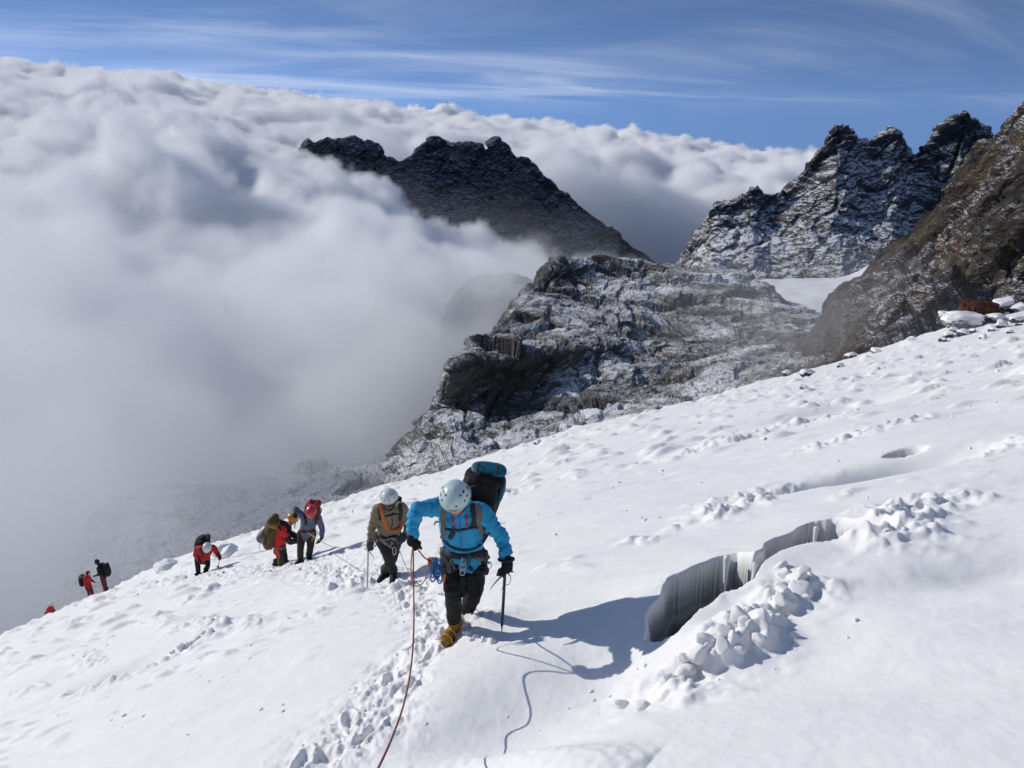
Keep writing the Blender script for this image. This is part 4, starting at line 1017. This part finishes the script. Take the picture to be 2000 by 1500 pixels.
ice_axe('grey shafted ice axe planted beside the khaki climber', tp, ti, q_(731, 1082, -.44) - tp, 'grey_metal', .9)

# ------------------------------------------------------------------ third and fourth: two climbers close together
ft = hit(545, 1104, slope_mid); ft[2] = snow_z(ft[0], ft[1])
c3 = person('person', 'climber in red vest and orange helmet bending towards a companion', ft, dict(
    head=(571, 1014, .02), neck=(562, 1026, .03), shL=(546, 1030, .16), shR=(552, 1034, -.14), elL=(575, 1046, .18), wrL=(580, 1050, -.02), elR=(566, 1058, -.20), wrR=(579, 1057, -.10),
    hipL=(543, 1070, .10), hipR=(550, 1070, -.06), knL=(546, 1090, .10), knR=(556, 1092, -.10), anL=(540, 1108, .08, .05), anR=(553, 1110, -.06, .05)), dict(jacket='brightred', trousers='brown_trs'),
    voxel=.018, helmet='helm_o', head_dir=(.8, -.35, -.5), head_up=(.45, -.15, .85), detail=1, feet=((1, -.2), (1, -.3)), jseed=12, curl=(1.0, 1.0), extra_torso=1.08)
k3 = lambda x, y, dy: at(x, y, c3['Y0'] + dy)
drape(c3, [(545, 1022), (556, 1024), (564, 1032), (562, 1040)], 'collar', C['strap_d'], .07, .02, lift=.012)
drape(c3, [(544, 1024), (546, 1030), (550, 1036)], 'shoulder_strap', C['strap_d'], .025, .01)
for q in 'LR':
    a, b = c3['W']['el' + q], c3['W']['wr' + q]; sh = c3['W']['sh' + q]
    obj('sleeve', fuse('sleeve', tube([sh * .35 + a * .65, a, a * .4 + b * .6, b], np.array([.076, .072, .064, .055]), 12, 10), c3['o'], .018, 1), C['strap_d'], c3['root'])
up3 = nrm(k3(540, 1016, .0) - k3(528, 1056, .0))
bp3, P3 = backpack('olive brown rucksack with ochre bag on the orange helmet climber', k3(531, 1042, .04), up3, (-1, .2, 0), (0.2, 1, 0), (.17, .17, .33), 'olive', 'ochre', top=.2)
obj('bedroll', fuse('bedroll', tube([P3(-.8, .9, -.35), P3(.8, .9, -.35)], .12, 14, 6), np.array(bp3.location), .02, 1), C['greyc'], bp3)
obj('bedroll', fuse('bedroll', tube([P3(-.6, .4, 1.08), P3(.6, .4, 1.08)], .09, 14, 6), np.array(bp3.location), .02, 1), C['olive'], bp3)
obj('hanging_cord', pmesh('hanging_cord', tube([P3(-1, .6, -.2), P3(-1, .8, -.9), P3(-.9, .7, -1.2)], .008, 6, 10), np.array(bp3.location)), C['rope_g'], bp3)
drape(c3, [(541, 1075), (545, 1085), (543, 1100)], 'rope_tail', C['yellow'], .014, .008, 'bvt', lift=.02)
drape(c3, [(538, 1068), (546, 1072), (556, 1070)], 'harness_belt', C['strap'], .02, .01, 'bvt', lift=.02)

ft = hit(595, 1097, slope_mid); ft[2] = snow_z(ft[0], ft[1])
c4 = person('person', 'climber in slate blue jacket and red helmet with one arm raised', ft, dict(
    head=(609, 1000, -.26), neck=(606, 1010, -.10), shL=(589, 1006, -.02), shR=(621, 1010, -.06), elL=(576, 994, .02), wrL=(574, 1004, -.24), elR=(629, 1032, -.08), wrR=(629, 1050, -.18), hdR=(624, 1060, -.24),
    hipL=(590, 1042, .06), hipR=(608, 1042, .06), knL=(587, 1068, -.04), knR=(606, 1068, -.02), anL=(587, 1095, .0, .08), anR=(604, 1092, .08, .08)), dict(jacket='slate', trousers='brown_trs'),
    voxel=.018, helmet='helm_r', head_dir=(.0, -.6, -.8), head_up=(0, -.6, .6), detail=1, feet=((-.3, -1), (.5, -1)), jseed=15, curl=(1.0, .6), boot='boot')
bp4, P4 = backpack('dark red rucksack on the slate blue climber', at(610, 1000, c4['Y0'] + .20), c4['up'], (0, 1, 0), c4['lat'], (.17, .12, .28), 'maroon', 'red')
drape(c4, [(595, 1005), (598, 1015), (597, 1024)], 'shoulder_strap', C['strap_d'], .03, .01)
drape(c4, [(618, 1005), (619, 1015), (616, 1022)], 'shoulder_strap', C['maroon'], .035, .01)
drape(c4, [(586, 1036), (600, 1038), (614, 1034)], 'harness_belt', C['maroon'], .035, .012, lift=.014)
drape(c4, [(612, 1040), (611, 1048), (609, 1056)], 'sling', C['ochre'], .018, .008, 'bvt', lift=.02)
tp = at(578, 1010, c3['Y0'] + .35); ti = at(575, 1034, c3['Y0'] + .35)
ice_axe('dark ice axe held up between the two close climbers', tp, ti, (1, 0, 0), 'dark_metal', .8)

# ------------------------------------------------------------------ fifth: red jacket, white helmet, with a pole
ft = hit(397, 1119, slope_mid); ft[2] = snow_z(ft[0], ft[1])
c5 = person('person', 'stooping climber in dark red jacket and white helmet leaning on a pole', ft, dict(
    head=(405, 1070, -.34), neck=(402, 1073, -.16), shL=(386, 1072, -.05), shR=(417, 1070, -.10), elL=(382, 1084, .0), wrL=(386, 1092, -.14), elR=(425, 1082, -.14), wrR=(429, 1088, -.28),
    hipL=(387, 1090, .10), hipR=(403, 1090, .10), knL=(386, 1104, .0), knR=(406, 1104, .0), anL=(388, 1120, .04, .06), anR=(403, 1118, .06, .06)), dict(jacket='red', trousers='navy'),
    voxel=.02, helmet='helm_w', head_dir=(.15, -.5, -.85), head_up=(.1, -.75, .6), detail=1, feet=((-.1, -1), (.1, -1)), jseed=18, extra_torso=1.15)
backpack('black rucksack on the stooping dark red climber', at(395, 1062, c5['Y0'] + .16), c5['up'], (0, 1, 0), c5['lat'], (.20, .16, .30), 'black', 'black')
drape(c5, [(394, 1070), (395, 1078), (397, 1086)], 'shoulder_strap', C['strap_d'], .035, .01)
pole = bpy.data.objects.new('trekking_pole', None); col.objects.link(pole)
tp = at(429, 1090, c5['Y0'] - .30); ti = at(427, 1117, c5['Y0'] - .20); ti[2] = snow_z(ti[0], ti[1]) - .03
pole.location = ti; tag(pole, 'thin dark pole held by the stooping dark red climber', 'pole')
obj('shaft', pmesh('shaft', tube([ti, tp], .009, 8, 4), ti), C['dark_metal'], pole); obj('grip', pmesh('grip', tube([tp, tp + np.array([0, 0, .1])], .018, 8, 4), ti), C['vent'], pole)
obj('basket', pmesh('basket', ell(ti + np.array([0, 0, .08]), (.04, .04, .008), None, 12), ti), C['vent'], pole)

# ------------------------------------------------------------------ the far pair, seen against the mist
def far_person(label, base_px, Yd, hgt, col_, facing, helmet, hood=None, jseed=20, lean=.05, twist=0):
    """an upright figure Yd metres ahead at that column of the photograph, facing left (-1) or right (+1)"""
    b = at(base_px, 1165, Yd); b[2] = snow_z(b[0], b[1]); s = hgt / 1.72
    def jp(x, y, z):                               # body frame: x to the facing side, y to the viewer's far side
        return b + np.array([x * facing, y, z]) * s
    def pj(p):                                     # back to the pixel form that person() takes
        z_c = p[1] * _cp - p[2] * _sp; return (1000 + FOC * p[0] / z_c, 750 - FOC * (p[2] * _cp + p[1] * _sp) / z_c, p[1] - b[1])
    J = dict(head=jp(.10 + lean, 0, 1.58), neck=jp(.02 + lean, 0, 1.43), shL=jp(lean - .02, .17, 1.36), shR=jp(lean - .02, -.17, 1.36), elL=jp(lean - .02, .23, 1.08), wrL=jp(lean + .16, .17, .98), elR=jp(lean - .03, -.24, 1.08),
             wrR=jp(lean + .16, -.18, .98), hipL=jp(0, .09, .88), hipR=jp(0, -.09, .88), knL=jp(.06, .10, .48), knR=jp(.02, -.10, .48), anL=jp(.05, .10, .09), anR=jp(-.02, -.10, .09))
    return person('person', label, b, {k: pj(v) for k, v in J.items()}, col_, s=s, voxel=.024, helmet=helmet, head_dir=(facing, -.1, -.25), head_up=(.2 * facing, 0, 1), hood=hood, detail=0,
                  feet=((facing, 0), (facing, 0)), jseed=jseed, extra_torso=1.12), facing, s, b
def far_pack(p, label, mat, lid):
    q, f, s, b = p
    backpack(label, b + np.array([-.24 * f, 0, 1.18]) * s, (.08 * f, 0, 1), (-f, 0, 0), (0, 1, 0), (.18 * s, .13 * s, .28 * s), mat, lid, extra=False)
PAIR = [far_person('standing climber in red jacket seen against the grey mist', 177, 29.6, 1.62, dict(jacket='red', trousers='maroon'), 1, None, 'maroon', 21),
        far_person('standing hooded climber in black jacket and maroon trousers', 211, 29.0, 1.72, dict(jacket='navy', trousers='maroon'), -1, None, 'navy', 23)]
far_pack(PAIR[0], 'small black rucksack on the standing red climber', 'black', 'greyc')
far_pack(PAIR[1], 'black rucksack on the hooded black climber', 'black', 'black')
LAST = [far_person('climber in faded red jacket half hidden below the snow edge', 90, 33.5, 1.7, dict(jacket='red', trousers='maroon'), 1, 'helm_w', None, 25),
        far_person('climber in grey and pink crouched lowest on the slope', 70, 34, 1.5, dict(jacket='greyc', trousers='pinkgrey'), 1, None, 'greyc', 27, lean=.25)]
# thin ropes between the members of the party
def on_snow(pts, lift=.02):
    out = []
    for q in pts:
        p = hit(*q, slope_mid); p[2] = snow_z(p[0], p[1]) + lift; out.append(p)
    return out
rope_obj('connecting_rope', [at(772, 1052, c2['Y0'] - .16), at(800, 1120, c2['Y0'] - .9)] + on_snow([(836, 1150), (870, 1166), (905, 1180)], .015) + [px_(893, 1130, .20), px_(893, 1100, .05)], .005, C['rope_g'], 'pale rope lying on the snow from khaki to blue climber', n=90)
rope_obj('connecting_rope', [at(557, 1068, c3['Y0'] - .1), at(500, 1079, c5['Y0'] - 4), at(440, 1090, c5['Y0'] - .6), at(397, 1094, c5['Y0'] - .1)], .006, C['rope_g'], 'pale rope strung from orange helmet climber to stooping climber', n=60)
rope_obj('connecting_rope', [at(600, 1040, c4['Y0'] - .1), at(650, 1068, c4['Y0'] - 3.5), at(705, 1066, c2['Y0'] + 1.2), at(748, 1052, c2['Y0'] - .1)], .006, C['rope_g'], 'pale rope strung from slate blue climber to khaki climber', n=60)

# ------------------------------------------------------------------ boulders at the right edge of the slope
M_BR = rock_mat('rust_boulder', (.075, .028, .018), (.14, .055, .035), .96, 1.2, 2.2, None, ((.20, .11, .03), (.10, .06, .04)))
M_GB = rock_mat('grey_boulder', (.06, .056, .055), (.15, .14, .135), .80, 1.05, 2.0)
M_WB = rock_mat('pale_boulder', (.22, .21, .19), (.36, .34, .31), .35, .75, 2.4)
def boulder(label, px, py, Y, size, mat, seed, cap=.0, rot=0, tilt=0, group=None, name='boulder', blocky=.6):
    """a broken block; size is half extents in metres (across, deep, tall); cap is a snow lid's thickness"""
    c = at(px, py, Y); V, F = ell((0, 0, 0), (1, 1, 1), None, 30, blocky)
    V = np.array(V); d = 1 + .20 * perlin3((V * 1.1 + seed * 3.1).astype(np.float32), seed) + .13 * (ridged3((V * 1.6 + seed).astype(np.float32), 3, .5, seed) - .8) + .04 * perlin3((V * 6 + seed).astype(np.float32), seed)
    V = V * d[:, None]
    rng = np.random.RandomState(seed)
    for k in range(9):                             # cut facets
        n = rng.normal(size=3); n /= np.linalg.norm(n); h = rng.uniform(.62, .95); e = V @ n - h; V = V - np.maximum(e, 0)[:, None] * n * .9
    V = V * np.array(size)
    Rm = np.array((Matrix.Rotation(rot, 3, 'Z') @ Matrix.Rotation(tilt, 3, 'Y'))); V = V @ Rm.T
    c = c + np.array([0, 0, 0]); root = obj(name, pmesh(name, (V, F), (0, 0, 0), False), mat, None, c)
    root.data.polygons.foreach_set('use_smooth', np.zeros(len(root.data.polygons), bool))
    tag(root, label, 'rock', group)
    if cap:
        N = len(V); zt = V[:, 2]; lim = size[2] * .10
        Vc = V + np.array([0, 0, cap]) * sstep(zt, lim, lim + .35 * size[2])[:, None] + .02 * perlin3((V / .15).astype(np.float32), 3)[:, None]
        keep = [f for f in F if np.mean(V[list(f), 2]) > lim]
        me = pmesh('snow_cap', (Vc, keep)); o2 = obj('snow_cap', me, MS, root); sm = o2.modifiers.new('t', 'SOLIDIFY'); sm.thickness = cap * .9; sm.offset = -1
    return root
Ysk = 38
_n0 = len(bpy.data.objects)
boulder('big rust brown boulder beside a snow crusted block', 1912, 612, Ysk, (1.05, .7, .75), M_BR, 5, 0, .3)
boulder('pale snow crusted block at the edge of the slope', 1884, 632, Ysk - 1.5, (1.0, .7, .52), M_WB, 8, .04, -.2)
boulder('smooth cream white block in front of the rust boulder', 1948, 622, Ysk - 2, (.50, .45, .26), M_WB, 12, .06, .2)
boulder('small rust rock under the snow capped slab', 1946, 604, Ysk + .5, (.35, .35, .28), M_BR, 15)
boulder('tilted dark slab with a thick white snow lid', 1962, 596, Ysk + .5, (.55, .45, .26), M_GB, 17, .12, .1, -.25)
boulder('grey boulder with snow lid beyond the tilted dark slab', 1992, 606, Ysk, (.50, .45, .33), M_GB, 19, .10, .4)
boulder('dark rock with pale top hanging at the cliff foot', 1842, 622, 52, (.35, .3, .5), M_GB, 21, .16)
boulder('dark pointed stone on the bright snow below the boulders', 1990, 640, Ysk - 4, (.20, .15, .17), M_GB, 23)
rng = np.random.RandomState(3)
edge = [(1535, 735), (1555, 727), (1590, 708), (1612, 700), (1640, 690), (1665, 682), (1690, 672), (1700, 668), (1735, 660), (1760, 655), (1800, 648), (1830, 642), (1660, 700), (1780, 668), (1708, 690), (1575, 736), (1570, 760), (1640, 718), (1050, 868), (930, 893), (1862, 650), (1880, 655), (1900, 650), (1935, 648), (1958, 640), (1972, 652), (1918, 662), (1850, 662), (1985, 630), (1840, 668)]
for k, (x, y) in enumerate(edge):
    h_ = hit(x, y, slope_mid); sz = rng.uniform(.13, .30) * (h_[1] / 36)
    b_ = boulder('snow capped grey stone on the upper edge of the snow slope', x, y, h_[1], (sz * 1.3, sz, sz * .75), M_GB, 30 + k, sz * .35, rng.uniform(0, 6), rng.uniform(-.3, .3), 'stones along the slope edge', 'stone')
    b_.location.z = snow_z(b_.location.x, b_.location.y) + sz * .3
# ------------------------------------------------------------------ clumps of snow
clump_me = []
for k in range(7):
    V, F = ell((0, 0, 0), (1, 1, 1), None, 26); V = np.array(V, np.float32)
    d = 1 + .30 * perlin3(V * 1.6 + k * 7, k) + .22 * np.abs(perlin3(V * 3.4 + k * 7, k + 3)) + .08 * perlin3(V * 9 + k, k)
    V = V * d[:, None]; rg_ = np.random.RandomState(k + 40)
    for q in range(12):
        nn = rg_.normal(size=3); nn /= np.linalg.norm(nn); e = V @ nn - rg_.uniform(.55, .95); V = V - np.maximum(e, 0)[:, None] * nn * .85
    V = V * (1 + .07 * perlin3(V.astype(np.float32) * 5 + k, k + 8) + .03 * perlin3(V.astype(np.float32) * 13 + k, k + 9))[:, None]
    clump_me.append(pmesh('snow_clump', (V, F)))
def clump(x, y, s, label, group, k, sink=.52):
    o = obj('snow_clump', clump_me[k % 7], MS); rr = random.Random(k * 77 + 5)
    o.location = (x, y, snow_z(x, y) + s * (.62 - sink)); o.scale = (s * rr.uniform(.9, 1.4), s * rr.uniform(.8, 1.2), s * rr.uniform(.7, 1.0)); o.rotation_euler = (rr.uniform(-.4, .4), rr.uniform(-.4, .4), rr.uniform(0, 6.28))
    return tag(o, label, 'snow', group)
random.seed(21)
kk = 0
for (pts, n, w, lo, hi, lab, grp) in (
    ([(1318, 1340), (1360, 1305), (1400, 1275), (1440, 1250), (1480, 1215), (1520, 1185), (1545, 1170)], 34, .16, .016, .075, 'lumpy snow clump heaped along the lower lip of the crevasse', 'clumps along the crevasse lip'),
    ([(1520, 1190), (1545, 1160), (1535, 1135), (1510, 1130)], 7, .10, .045, .085, 'big rounded snow clump at the top of the crevasse heap', 'large clumps by the crevasse'),
    ([(1740, 1058), (1752, 1030), (1770, 1005), (1820, 985)], 16, .2, .015, .07, 'snow clump strewn past the upper end of the crevasse', 'clumps past the crevasse end'),
    ([(860, 1252), (900, 1246), (935, 1246), (955, 1252)], 26, .07, .018, .05, 'crumbly snow clump kicked up beside the yellow boot', 'clumps round the boot'),
    ([(240, 1315), (300, 1290), (340, 1272), (380, 1255), (415, 1240)], 22, .07, .03, .06, 'snow clump lined along the rim of the shaded hollow', 'clumps on the hollow rim'),
    ([(1395, 1010), (1430, 995), (1478, 982)], 10, .08, .03, .07, 'snow clump in the short windrow above the crevasse', 'clumps in the windrow')):
    P = cr(poly1(pts), n)
    for i, p in enumerate(P):
        kk += 1; clump(p[0] + random.gauss(0, w * .5), p[1] + random.gauss(0, w * .5), lo + (hi - lo) * random.random() ** 1.7, lab, grp, kk)
clump(*H0(1220, 1312), .055, 'single round snow ball at the end of the rope shadow', None, 301)
clump(*H0(1262, 1332), .05, 'grey snow lump beyond the lone snow ball', None, 302)
for k, (x, y) in enumerate(((322, 1108), (318, 1115), (330, 1112), (440, 1082), (450, 1084), (432, 1081), (330, 1104))):
    h_ = hit(x, y, slope_mid); clump(h_[0], h_[1], random.uniform(.25, .45), 'rounded snow block standing on the slope edge near the climbers', 'blocks on the snow edge', 310 + k)
# crumbs too many to count
rng = np.random.RandomState(11)
n = 700
aa, rr = rng.uniform(R(-38), R(38), n), np.exp(rng.uniform(math.log(3.2), math.log(34), n))
x, y = rr * np.sin(aa), rr * np.cos(aa)
dn_ = perlin2((x / 2.2).astype(np.float32), (y / 1.1).astype(np.float32), 91); keep = dn_ > .08 + .35 * (1 - sstep(rr, 6, 12)); x, y, rr = x[keep], y[keep], rr[keep]
tx = cr(TRACK, 300); tx = tx + rng.normal(0, .16, tx.shape); x, y = np.concatenate([x, tx[:, 0]]), np.concatenate([y, tx[:, 1]]); rr = np.hypot(x, y)
z = slope_fine(x.copy(), y.copy()); s_ = (rng.uniform(.007, .020, len(x)) * (.5 + rr / 9)) * rng.uniform(.4, 1.3, len(x))
V, F = ell((0, 0, 0), (1, 1, .6), None, 8); V = np.array(V)
VV = (V[None] * (1 + .35 * rng.uniform(-1, 1, (len(x), len(V), 1))) * s_[:, None, None] + np.stack([x, y, z + s_ * .1], 1)[:, None]).reshape(-1, 3)
top_, bot_ = F[-1], F[-2]
quads = np.array([f for f in F if len(f) == 4] + [(q[0], q[i], q[i + 1], q[i + 2]) for q in (top_, bot_) for i in range(1, len(q) - 2, 2)]); FF = (quads[None] + (np.arange(len(x)) * len(V))[:, None, None]).reshape(-1, 4)
tag(obj('snow_crumbs', mesh_np('snow_crumbs', VV, FF), MS), 'countless small crumbs of snow scattered over the slope', 'snow', kind='stuff')
# icicles across the crevasse mouth
M_ICE = plain_mat('icicle', (.70, .73, .76), .25)
for k, (x, y0, y1, r_) in enumerate(((1418, 1094, 1160, .020), (1592, 1036, 1074, .016), (1666, 1040, 1060, .012), (1700, 1046, 1058, .010), (1472, 1105, 1136, .012))):
    a = hit(x, y0 - 2, slope_mid); a[1] -= .02; b_ = at(x - 4, y1, a[1] - .10)
    me = pmesh('icicle', tube([a + np.array([0, 0, .02]), a * .6 + b_ * .4, b_], np.array([r_ * 1.5, r_, r_ * .35]), 10, 12), a)
    tag(obj('icicle', me, M_ICE, None, a), 'white icicle hanging from the upper lip of the crevasse', 'icicle', 'icicles in the crevasse')
# ------------------------------------------------------------------ clouds: real volumes
def cloud(name, label, mn, mx, res, field, g=.3):
    me = bpy.data.meshes.new(name); o = bpy.data.objects.new(name, me); col.objects.link(o)
    mat = bpy.data.materials.new(name); mat.use_nodes = True
    t = mat.node_tree; t.nodes.clear()
    mo = t.nodes.new('ShaderNodeOutputMaterial'); pv = t.nodes.new('ShaderNodeVolumePrincipled')
    pv.inputs['Color'].default_value = (1, 1, 1, 1); pv.inputs['Density'].default_value = 1; pv.inputs['Anisotropy'].default_value = g
    t.links.new(pv.outputs[0], mo.inputs['Volume'])
    me.materials.append(mat)
    ng = bpy.data.node_groups.new(name, 'GeometryNodeTree')
    ng.interface.new_socket('Geometry', in_out='OUTPUT', socket_type='NodeSocketGeometry')
    out = ng.nodes.new('NodeGroupOutput'); vc = ng.nodes.new('GeometryNodeVolumeCube')
    vc.inputs['Min'].default_value = mn; vc.inputs['Max'].default_value = mx
    for a, r in zip('XYZ', res): vc.inputs['Resolution ' + a].default_value = r
    p = ng.nodes.new('GeometryNodeInputPosition').outputs[0]
    x, y, z = xyz(ng, p)
    f = field(ng, p, x, y, z)
    ng.links.new(f.o, vc.inputs['Density'])
    sm = ng.nodes.new('GeometryNodeSetMaterial'); ng.links.new(vc.outputs[0], sm.inputs[0]); sm.inputs['Material'].default_value = mat
    ng.links.new(sm.outputs[0], out.inputs[0])
    md = o.modifiers.new('fill', 'NODES'); md.node_group = ng
    return tag(o, label, 'cloud', kind='stuff')

def billow(t, x, y, z, scale, seed, detail=5):
    """rounded heads: creases where noise folds"""
    n = noise(t, vec3(t, x + seed, y - seed, z), scale, detail, .55)
    return 1.0 - (n - .5)._m('ABSOLUTE', n - .5) * 4.0
def f_far(t, p, x, y, z):
    top = x * -.112 - 120.0 - y * .010
    n = noise(t, vec3(t, x, y, z * 1.1), .0011, 2, .5)
    b = noise(t, vec3(t, x, y, z), .0048, 6, .58)
    f = (top - z) / 90.0 + (n - .5) * 3.2 + (b - .5) * 4.8
    edge = y.step(1650, 2000) * (1.0 - y.step(6900, 7600))
    return (f * 5.0).clamp() * .05 * edge
cloud('cloud_sea', 'far sea of white billowing clouds reaching the horizon', (-5600, 1650, -700), (4000, 7600, 620), (520, 320, 96), f_far, .0)

def f_mid(t, p, x, y, z):
    dip = (x / y).step(-.42, .12)
    top = x * -.105 - 66.0 - y * .022 - dip * y * .125
    n = noise(t, vec3(t, x, y, z * 1.1), .0042, 2, .5)
    b = noise(t, vec3(t, x, y, z), .016, 6, .58)
    f = (top - z) / 32.0 + (n - .5) * 4.4 + (b - .5) * 5.2
    side = 1.0 - (x - y * .06 + (n - .5) * 200.0).step(-70, 80)
    edge = y.step(330, 470) * (1.0 - y.step(1600, 1850))
    return (f * 5.0).clamp() * .08 * edge * side
cloud('cloud_bank', 'soft white cloud bank rolling past the dark mountain', (-1750, 330, -420), (330, 1850, 170), (460, 336, 130), f_mid, .0)

def f_near(t, p, x, y, z):
    top = x * -.10 - 42.0 - y * .09
    n = noise(t, vec3(t, x, y, z * 1.1), .013, 2, .5)
    b = noise(t, vec3(t, x, y, z), .042, 5, .56)
    f = (top - z) / 20.0 + (n - .5) * 5.5 + (b - .5) * 4.4
    side = 1.0 - (x - ((y - 150.0) * .36 - 16.0) + (n - .5) * 60.0).step(-28, 14)
    edge = (y.step(34, 90) * .42 + y.step(110, 330) * .6) * (1.0 - y.step(330, 460))
    veil = (z * -.012 + .1).clamp() * .0010                  # thin mist everywhere in the drop
    return ((f * 2.6).clamp() * .048 + veil) * edge * side
cloud('fog_bank', 'grey drifting fog filling the drop beside the snow slope', (-420, 34, -330), (115, 460, 20), (200, 160, 130), f_near, .0)

def f_mist(t, p, x, y, z):
    n = noise(t, p, .06, 5, .55); n2 = noise(t, p, .02, 2, .5)
    c = at(1640, 655, 84); d = (((x - c[0]) / 26.0) ** 2.0 + ((y - c[1]) / 24.0) ** 2.0 + ((z - c[2]) / 12.0) ** 2.0)
    return ((1.0 - d).clamp() * (n - .36).mx(0.0) * n2 * 2.0) * .085
_c = at(1640, 655, 84)
cloud('mist_patch', 'thin grey mist drifting at the foot of the brown cliff', tuple(_c - np.array([27, 25, 13])), tuple(_c + np.array([27, 25, 13])), (54, 50, 26), f_mist, .1)
